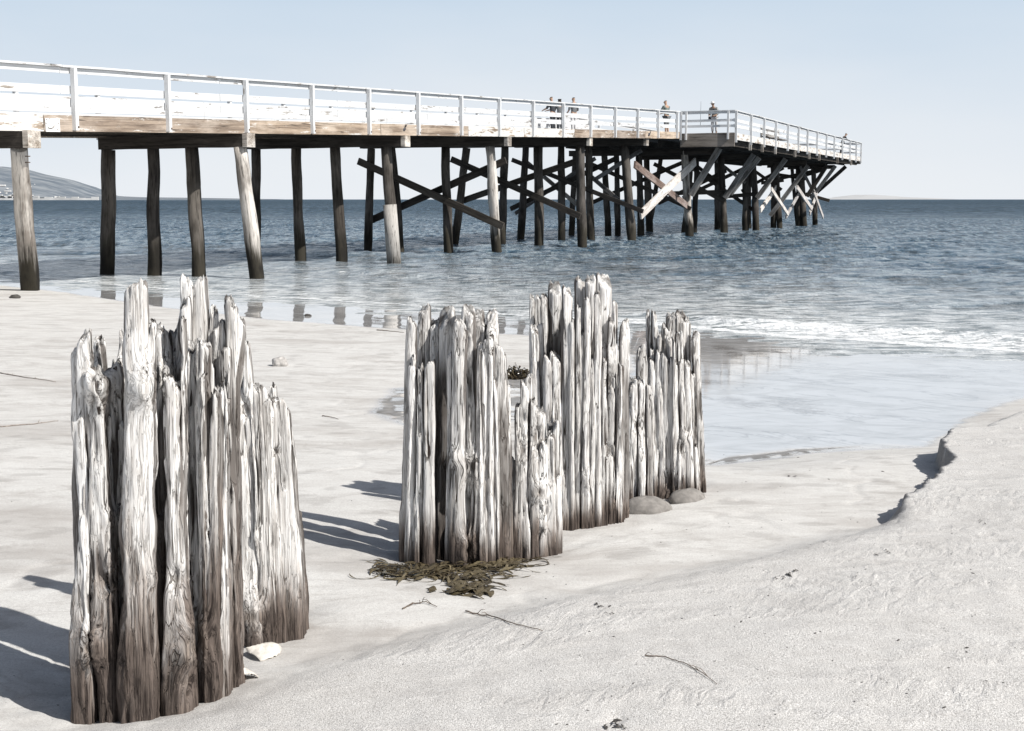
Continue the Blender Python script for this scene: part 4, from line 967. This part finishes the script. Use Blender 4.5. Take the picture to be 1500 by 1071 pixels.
# ------------------------------------------------------------ things on the sand
def blob(name, px, py, w, h, d, mat, label, cat, seed=0, yaw=0, sink=.25, ampl=.25, zz=.42):
    p = atZ(px, py, zz); 
    for _ in range(3): p = atZ(px, py, gz(p[0], p[1]))
    z = gz(p[0], p[1]); bm = MB(); n = 20; m = 14; vs = []; fs = []
    for i in range(m + 1):
        for j in range(n):
            a = math.pi * i / m; b = 2 * math.pi * j / n
            v = Vector((math.sin(a) * math.cos(b), math.sin(a) * math.sin(b), math.cos(a)))
            r = 1 + ampl * noise.noise(v * 1.3 + Vector((seed, 0, 0))) + ampl * .4 * noise.noise(v * 4 + Vector((seed, 0, 0)))
            x, y = v.x * r * w / 2, v.y * r * d / 2
            vs.append((x * math.cos(yaw) - y * math.sin(yaw), x * math.sin(yaw) + y * math.cos(yaw), v.z * r * h / 2))
    for i in range(m):
        for j in range(n): fs.append((i * n + j, (i + 1) * n + j, (i + 1) * n + (j + 1) % n, i * n + (j + 1) % n))
    me = bpy.data.meshes.new(name); me.from_pydata(vs, [], fs); me.polygons.foreach_set('use_smooth', [True] * len(fs)); me.update()
    o = link(name, me, mat); o.location = (p[0], p[1], z + h / 2 - h * sink); tag(o, label, cat); return o
blob('rock', 410, 536, .18, .13, .15, M['stone'], 'round grey rock alone on the smooth sand behind the largest stump', 'rock', 3, zz=.25)
M['sandstone'] = simple('sand_covered_stone', (.25, .235, .22), .9, .2, 25, .004)
blob('flat_stone', 945, 748, .27, .13, .20, M['sandstone'], 'flat sand coloured stone at the foot of the narrow stump', 'stone', 8, .2, .42, .2)
blob('flat_stone', 1006, 732, .22, .11, .18, M['sandstone'], 'flat pale stone beside the foot of the rightmost stump', 'stone', 11, .4, .45, .2)
blob('small_stone', 22, 437, .20, .10, .14, M['dark_stone'], 'small dark stone on the sand at the far left edge', 'stone', 5, zz=.1)
blob('small_stone', 451, 463, .12, .05, .08, M['dark_stone'], 'small dark pebble on the wet sand right of the largest stump', 'stone', 6, zz=.1)
def shell(px, py, L, Wd, Hh, yaw, label, tilt):
    p = atZ(px, py, .45)
    for _ in range(3): p = atZ(px, py, gz(p[0], p[1]))
    vs = []; fs = []; n = 24; m = 14
    for i in range(m + 1):
        for j in range(n + 1):
            u = j / n * 2 - 1; t = i / m
            ang = u * 1.25; rr = t
            x = math.sin(ang) * rr * L * .55; y = math.cos(ang) * rr * Wd - Wd * .4
            z = Hh * (1 - t ** 2.2) ** .7 * (1 - .25 * u * u) + .003 * math.sin(u * 34) * t + .0012 * math.sin(t * 40) + .004 * math.sin(u * 5 + t * 3)
            vs.append((x, y, z))
    for i in range(m):
        for j in range(n): a = i * (n + 1) + j; fs.append((a, a + 1, a + n + 2, a + n + 1))
    me = bpy.data.meshes.new('shell'); me.from_pydata(vs, [], fs); me.polygons.foreach_set('use_smooth', [True] * len(fs)); me.update()
    o = link('shell', me, M['shell']); o.location = (p[0], p[1], gz(p[0], p[1]) + .004); o.rotation_euler = (tilt, 0, yaw)
    s = o.modifiers.new('Solid', 'SOLIDIFY'); s.thickness = .003
    tag(o, label, 'shell'); return o
shell(384, 960, .15, .12, .04, math.radians(-75), 'large pointed white shell lying behind the foot of the largest stump', .25)
shell(352, 996, .12, .085, .05, math.radians(10), 'small rounded white shell touching the right foot of the largest stump', .15)

def kelp_strands(mb, cx, cy, rx, ry, count, hmax, L=(.12, .30), wd=(.008, .024), yawm=0.0, tints=(0, 1), droop=True):
    for i in range(count):
        a = random.uniform(0, 2 * math.pi); q = math.sqrt(random.random()); ux, uy = math.cos(a) * q * rx, math.sin(a) * q * ry
        x = cx + ux * math.cos(yawm) - uy * math.sin(yawm); y = cy + ux * math.sin(yawm) + uy * math.cos(yawm)
        yw = yawm + random.gauss(0, .75); ln = random.uniform(*L); w = random.uniform(*wd); hh = hmax * (1 - q) * random.random()
        n = 14; cur = random.gauss(0, 3.5); b0 = len(mb.v); tint = random.uniform(*tints); off = random.uniform(0, 9)
        px_, py_ = x, y
        for j in range(n + 1):
            t = j / n; z = gz(px_, py_) + .003 + hh * math.sin(math.pi * min(1, t + .1)) * (.7 + .5 * noise.noise(Vector((off, t * 3, 0)))) + .006 * math.sin(t * 9 + off)
            z = max(z, gz(px_, py_) + .002)
            ww = w * (math.sin(math.pi * min(1, t * .9 + .08)) ** .6) * (1 + .3 * math.sin(t * 11 + off))
            nx, ny = -math.sin(yw), math.cos(yw)
            for k in (-1, 0, 1):
                mb.v.append((px_ + nx * k * ww, py_ + ny * k * ww, z + (.5 * ww * math.sin(t * 13 + off) * k) + (.3 * ww if k == 0 else 0))); mb.g.append((0, 0, t)); mb.t.append(tint)
            yw += (cur + 3 * noise.noise(Vector((off, t * 4, 5)))) / n; px_ += math.cos(yw) * ln / n; py_ += math.sin(yw) * ln / n
        for j in range(n):
            for k in (0, 1):
                q_ = b0 + j * 3 + k; mb.f.append((q_, q_ + 1, q_ + 4, q_ + 3)); mb.sm.append(True)
def W2(px, py):
    p = atZ(px, py, .4)
    for _ in range(4): p = atZ(px, py, gz(p[0], p[1]))
    return p
K = MB()
p = W2(655, 842); q = W2(590, 838); r_ = W2(735, 828)
for (px, py, rx, ry, ct, hm) in ((640, 836, .15, .045, 90, .07), (700, 832, .16, .035, 70, .05), (606, 842, .10, .05, 70, .055), (672, 848, .12, .03, 45, .03), (560, 836, .08, .03, 30, .03), (742, 822, .10, .022, 22, .02)):
    p = W2(px, py); kelp_strands(K, p[0], p[1], rx, ry, ct, hm, L=(.06, .30), wd=(.0015, .010), yawm=.15, tints=(0, 1))
kelp_strands(K, q[0], q[1], .13, .05, 120, .05, L=(.05, .14), wd=(.001, .004), tints=(0, .4))
tag(K.build('kelp_heap', M['kelp']), 'heap of olive brown kelp around the foot of the second stump', 'seaweed')
K = MB(); p = W2(665, 866)
kelp_strands(K, p[0], p[1], .13, .035, 34, .03, L=(.08, .2), wd=(.008, .02), yawm=.1, tints=(.1, .7))
tag(K.build('kelp_clump', M['kelp']), 'separate small clump of brown kelp just in front of the kelp heap', 'seaweed')
K = MB(); p = W2(757, 553)
kelp_strands(K, p[0] - .02, p[1], .26, .18, 240, .22, L=(.08, .2), wd=(.004, .012), tints=(0, .55))
tag(K.build('kelp_clump', M['kelp']), 'dark kelp clump on the sand seen between the second and the tallest stump', 'seaweed')
K = MB(); p = W2(925, 545)
def strand(pts, rad, name, mat, label, cat, branches=0, lift=.006):
    mb = MB(); P = []
    for (x, y) in pts: w = W2(x, y); P.append(Vector((w[0], w[1], gz(w[0], w[1]) + lift)))
    Q = []
    for i in range(len(P) - 1):
        for j in range(6):
            t = j / 6; v = P[i].lerp(P[i + 1], t); v.z = gz(v.x, v.y) + lift + .004 * random.random(); v.x += random.uniform(-.002, .002); Q.append(v)
    Q.append(P[-1]); mb.tube(Q, [rad * (1 - .6 * i / len(Q)) for i in range(len(Q))], 7)
    for k in range(branches):
        s = random.choice(Q); e = s + Vector((random.uniform(-.04, .04), random.uniform(-.03, .03), random.uniform(0, .03)))
        mb.tube([s, (s + e) / 2 + Vector((0, 0, .008)), e], [rad * .6, rad * .45, rad * .2], 5)
    return tag(mb.build(name, M[mat]), label, cat)
strand([(700, 822), (735, 803), (770, 793), (800, 780), (826, 764)], .008, 'kelp_stalk', 'twig', 'long brown kelp stalk leaning along the foot of the splintered stump', 'seaweed', 10, .03)
strand([(945, 962), (970, 963), (1000, 972), (1030, 988), (1050, 1003)], .0022, 'kelp_stalk', 'twig', 'thin dry strand curving over the coarse foreground sand', 'seaweed', 3, .002)
strand([(682, 897), (715, 903), (750, 915), (795, 925)], .003, 'kelp_stalk', 'twig', 'thin dark strand on the sand just below the kelp clump', 'seaweed', 2, .003)
strand([(590, 893), (605, 886), (625, 884), (640, 890)], .003, 'kelp_stalk', 'twig', 'short curled strand left of the kelp clump', 'seaweed', 4, .004)
strand([(0, 547), (40, 554), (82, 560)], .006, 'dry_twig', 'pale_twig', 'dry twig on the smooth sand left of the largest stump', 'twig', 3, .004)
strand([(0, 626), (50, 622), (85, 617)], .005, 'dry_twig', 'pale_twig', 'thin twig lying nearer at the left edge of the smooth sand', 'twig', 1, .003)
strand([(552, 484), (575, 486), (592, 488)], .007, 'dry_twig', 'twig', 'pale stick near the wet sand left of the second stump', 'twig', 0, .006)
strand([(472, 610), (485, 612), (496, 615)], .004, 'dry_twig', 'twig', 'tiny twig on the bare sand between the largest and second stumps', 'twig', 0, .004)
# scattered beach debris: too small and many to count
mb = MB()
for i in range(260):
    if i < 170: px, py = random.uniform(780, 1500), random.uniform(640, 1071)
    else: px, py = random.uniform(0, 1300), random.uniform(560, 1071)
    if i > 235: px, py = random.gauss(1140, 60), random.gauss(842, 40)
    p = W2(px, py); L_ = random.uniform(.0015, .005) * (1 + (random.random() < .08) * 1.5); a = random.uniform(0, 6.28)
    z = gz(p[0], p[1]); v = Vector((math.cos(a) * L_, math.sin(a) * L_, random.uniform(0, .001)))
    c = Vector((p[0], p[1], z + .0015)); mb.tube([c - v, c, c + v], [L_ * .2, L_ * .42, L_ * .15], 5, flat=.7)
tag(mb.build('beach_debris', M['dark_stone']), 'dark specks of weed and grit scattered over the sand', 'debris', kind='stuff')
mb = MB()
for (px, py, L_) in ((1150, 843, .022), (1163, 838, .013), (1141, 847, .012), (905, 1058, .016), (893, 1066, .012), (910, 1067, .016), (1284, 814, .012), (1300, 809, .01), (878, 888, .016), (893, 900, .01), (1440, 766, .012), (1160, 700, .012)):
    for k in range(4):
        p = W2(px + random.uniform(-7, 7), py + random.uniform(-3, 3)); a = random.uniform(0, 6.28); l = L_ * random.uniform(.4, 1)
        c = Vector((p[0], p[1], gz(p[0], p[1]) + .003)); v = Vector((math.cos(a) * l, math.sin(a) * l, 0)); mb.tube([c - v, c + Vector((0, 0, .003)), c + v], [l * .12, l * .3, l * .1], 5, flat=.6)
tag(mb.build('weed_bits', M['dark_stone']), 'small dark weed scraps lying on the coarse foreground sand', 'debris', kind='stuff')

# ------------------------------------------------------------ distant land
def hill(name, prof, Yn, Yf, mat, label, cat, nx=140, amp=1.0):
    vs = []; fs = []; pxs = np.linspace(prof[0][0], prof[-1][0], nx); hts = np.interp(pxs, [a for a, b in prof], [b for a, b in prof]); ny = 26
    for j in range(ny + 1):
        t = j / ny; Yv = Yn + (Yf - Yn) * t
        for i, px in enumerate(pxs):
            X_ = (px - 750) / F * Yf * (.86 + .14 * t) ; top = max(0, (292.5 - hts[i])) / F * Yf
            z = top * (math.sin(t * math.pi / 2) ** .8) * (1 + amp * .22 * (1 - t) * noise.fractal(Vector((X_ / 260., Yv / 260., 0)), 1, 2, 5) ) + 2 * t
            vs.append((X_, Yv, z - (3 if j == 0 else 0)))
    for j in range(ny):
        for i in range(nx - 1): a = j * nx + i; fs.append((a, a + 1, a + nx + 1, a + nx))
    me = bpy.data.meshes.new(name); me.from_pydata(vs, [], fs); me.polygons.foreach_set('use_smooth', [True] * len(fs)); me.update()
    o = link(name, me, mat); return tag(o, label, cat, kind='structure'), vs, nx, ny
def hill_mat(name, a, b, sc_):  # distance haze is mixed into these base colours
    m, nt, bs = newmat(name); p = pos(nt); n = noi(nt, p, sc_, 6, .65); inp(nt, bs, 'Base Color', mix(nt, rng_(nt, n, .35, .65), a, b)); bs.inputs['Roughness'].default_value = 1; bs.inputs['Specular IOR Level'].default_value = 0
    return m
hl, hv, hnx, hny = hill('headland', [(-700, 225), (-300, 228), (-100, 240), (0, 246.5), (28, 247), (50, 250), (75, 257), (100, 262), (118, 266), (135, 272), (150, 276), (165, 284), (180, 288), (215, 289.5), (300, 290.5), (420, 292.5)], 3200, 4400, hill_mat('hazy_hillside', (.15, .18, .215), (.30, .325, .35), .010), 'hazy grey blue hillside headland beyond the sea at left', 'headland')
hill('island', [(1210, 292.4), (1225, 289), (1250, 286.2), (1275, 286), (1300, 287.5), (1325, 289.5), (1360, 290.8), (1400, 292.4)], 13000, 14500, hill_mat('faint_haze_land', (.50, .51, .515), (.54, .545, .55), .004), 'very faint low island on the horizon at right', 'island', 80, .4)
mb = MB()
for i in range(420):
    px = random.uniform(-5, 178) if i % 3 else random.uniform(-5, 100)
    col = int(np.clip((px + 700) / 1120 * (hnx - 1), 0, hnx - 1))
    t = abs(random.gauss(0, .13)) if i % 2 else random.uniform(0, .05)
    row = int(min(.6, t) * hny); x, y, z = hv[row * hnx + col]; w = random.uniform(3, 10); h = random.uniform(1.5, 4)
    mb.bar((x - w / 2 + random.uniform(-9, 9), y - 4, max(z, 0) + h / 2 + 1), (x + w / 2, y - 4, max(z, 0) + h / 2 + 1), 8, h, tint=random.random())
tag(mb.build('distant_houses', simple('pale_house_walls', (.72, .71, .69), .9, .15, .05)), 'pale specks of houses scattered along the foot of the far hillside', 'houses', kind='stuff')
mb = MB()
ptsb = []
for i in range(hnx):
    x, y, z = hv[i]
    if -2600 < x < -1000: ptsb.append((x, y - 6, random.uniform(3, 9)))
for i in range(len(ptsb) - 1):
    mb.bar((ptsb[i][0], ptsb[i][1], ptsb[i][2] / 2), (ptsb[i + 1][0], ptsb[i + 1][1], ptsb[i][2] / 2), 6, ptsb[i][2], tint=random.random())
tag(mb.build('far_shoreline', simple('pale_cliff', (.66, .655, .64), .9, .2, .02)), 'pale strip of cliff and beach below the far hillside', 'cliff', kind='structure')

# ------------------------------------------------------------ light, sky, camera
SUN = Vector((.84, -.54, 0)).normalized(); EL = math.radians(42)
sd = Vector((SUN.x * math.cos(EL), SUN.y * math.cos(EL), math.sin(EL)))
sl = bpy.data.lights.new('sun', 'SUN'); sl.energy = 5.0; sl.angle = math.radians(.5); sl.color = (1, .965, .91)
so = bpy.data.objects.new('sun', sl); COL.objects.link(so); so.rotation_euler = sd.to_track_quat('Z', 'Y').to_euler(); so.location = (0, 0, 30)
w = bpy.data.worlds.new('World'); sc.world = w; w.use_nodes = True; nt = w.node_tree; nt.nodes.clear()
out = nt.nodes.new('ShaderNodeOutputWorld'); bg = nt.nodes.new('ShaderNodeBackground'); sky = nt.nodes.new('ShaderNodeTexSky')
sky.sky_type = 'NISHITA'; sky.sun_disc = False; sky.sun_elevation = EL; sky.sun_rotation = math.atan2(SUN.x, SUN.y)
sky.air_density = 1.0; sky.dust_density = 2.0; sky.ozone_density = 1.0
hs = nt.nodes.new('ShaderNodeHueSaturation'); hs.inputs['Saturation'].default_value = .62; hs.inputs['Value'].default_value = 1.0
nt.links.new(sky.outputs[0], hs.inputs['Color'])
tc = nt.nodes.new('ShaderNodeTexCoord'); sp = nt.nodes.new('ShaderNodeSeparateXYZ'); nt.links.new(tc.outputs['Generated'], sp.inputs[0])
nz_ = noi(nt, vscale(nt, tc.outputs['Generated'], (2.5, 2.5, 9)), 1, 4, .5)
hz_ = mth(nt, 'ADD', sp.outputs[2], mth(nt, 'MULTIPLY', mth(nt, 'SUBTRACT', nz_, .5), .13))
hs2 = nt.nodes.new('ShaderNodeHueSaturation'); hs2.inputs['Saturation'].default_value = .8; hs2.inputs['Value'].default_value = .62; nt.links.new(sky.outputs[0], hs2.inputs['Color'])
up = mix(nt, rng_(nt, sp.outputs[2], .13, .42), (5.0, 6.45, 8.0), hs2.outputs[0])
haze = rng_(nt, hz_, -.02, .24, 1.0, .0)
c = mix(nt, haze, up, (8.35, 8.68, 9.05))
nt.links.new(c, bg.inputs[0]); bg.inputs[1].default_value = .10; nt.links.new(bg.outputs[0], out.inputs[0])

cd = bpy.data.cameras.new('camera'); cam = bpy.data.objects.new('camera', cd); COL.objects.link(cam)
cd.sensor_width = 36; cd.sensor_fit = 'HORIZONTAL'; cd.lens = F / 1500 * 36; cd.clip_start = .05; cd.clip_end = 40000
cam.location = tuple(CAM); cam.rotation_euler = (math.pi / 2 - TH, 0, 0); sc.camera = cam
sc.view_settings.view_transform = 'Standard'; sc.view_settings.look = 'None'; sc.view_settings.exposure = 0
sc.render.resolution_x = 1024; sc.render.resolution_y = 731
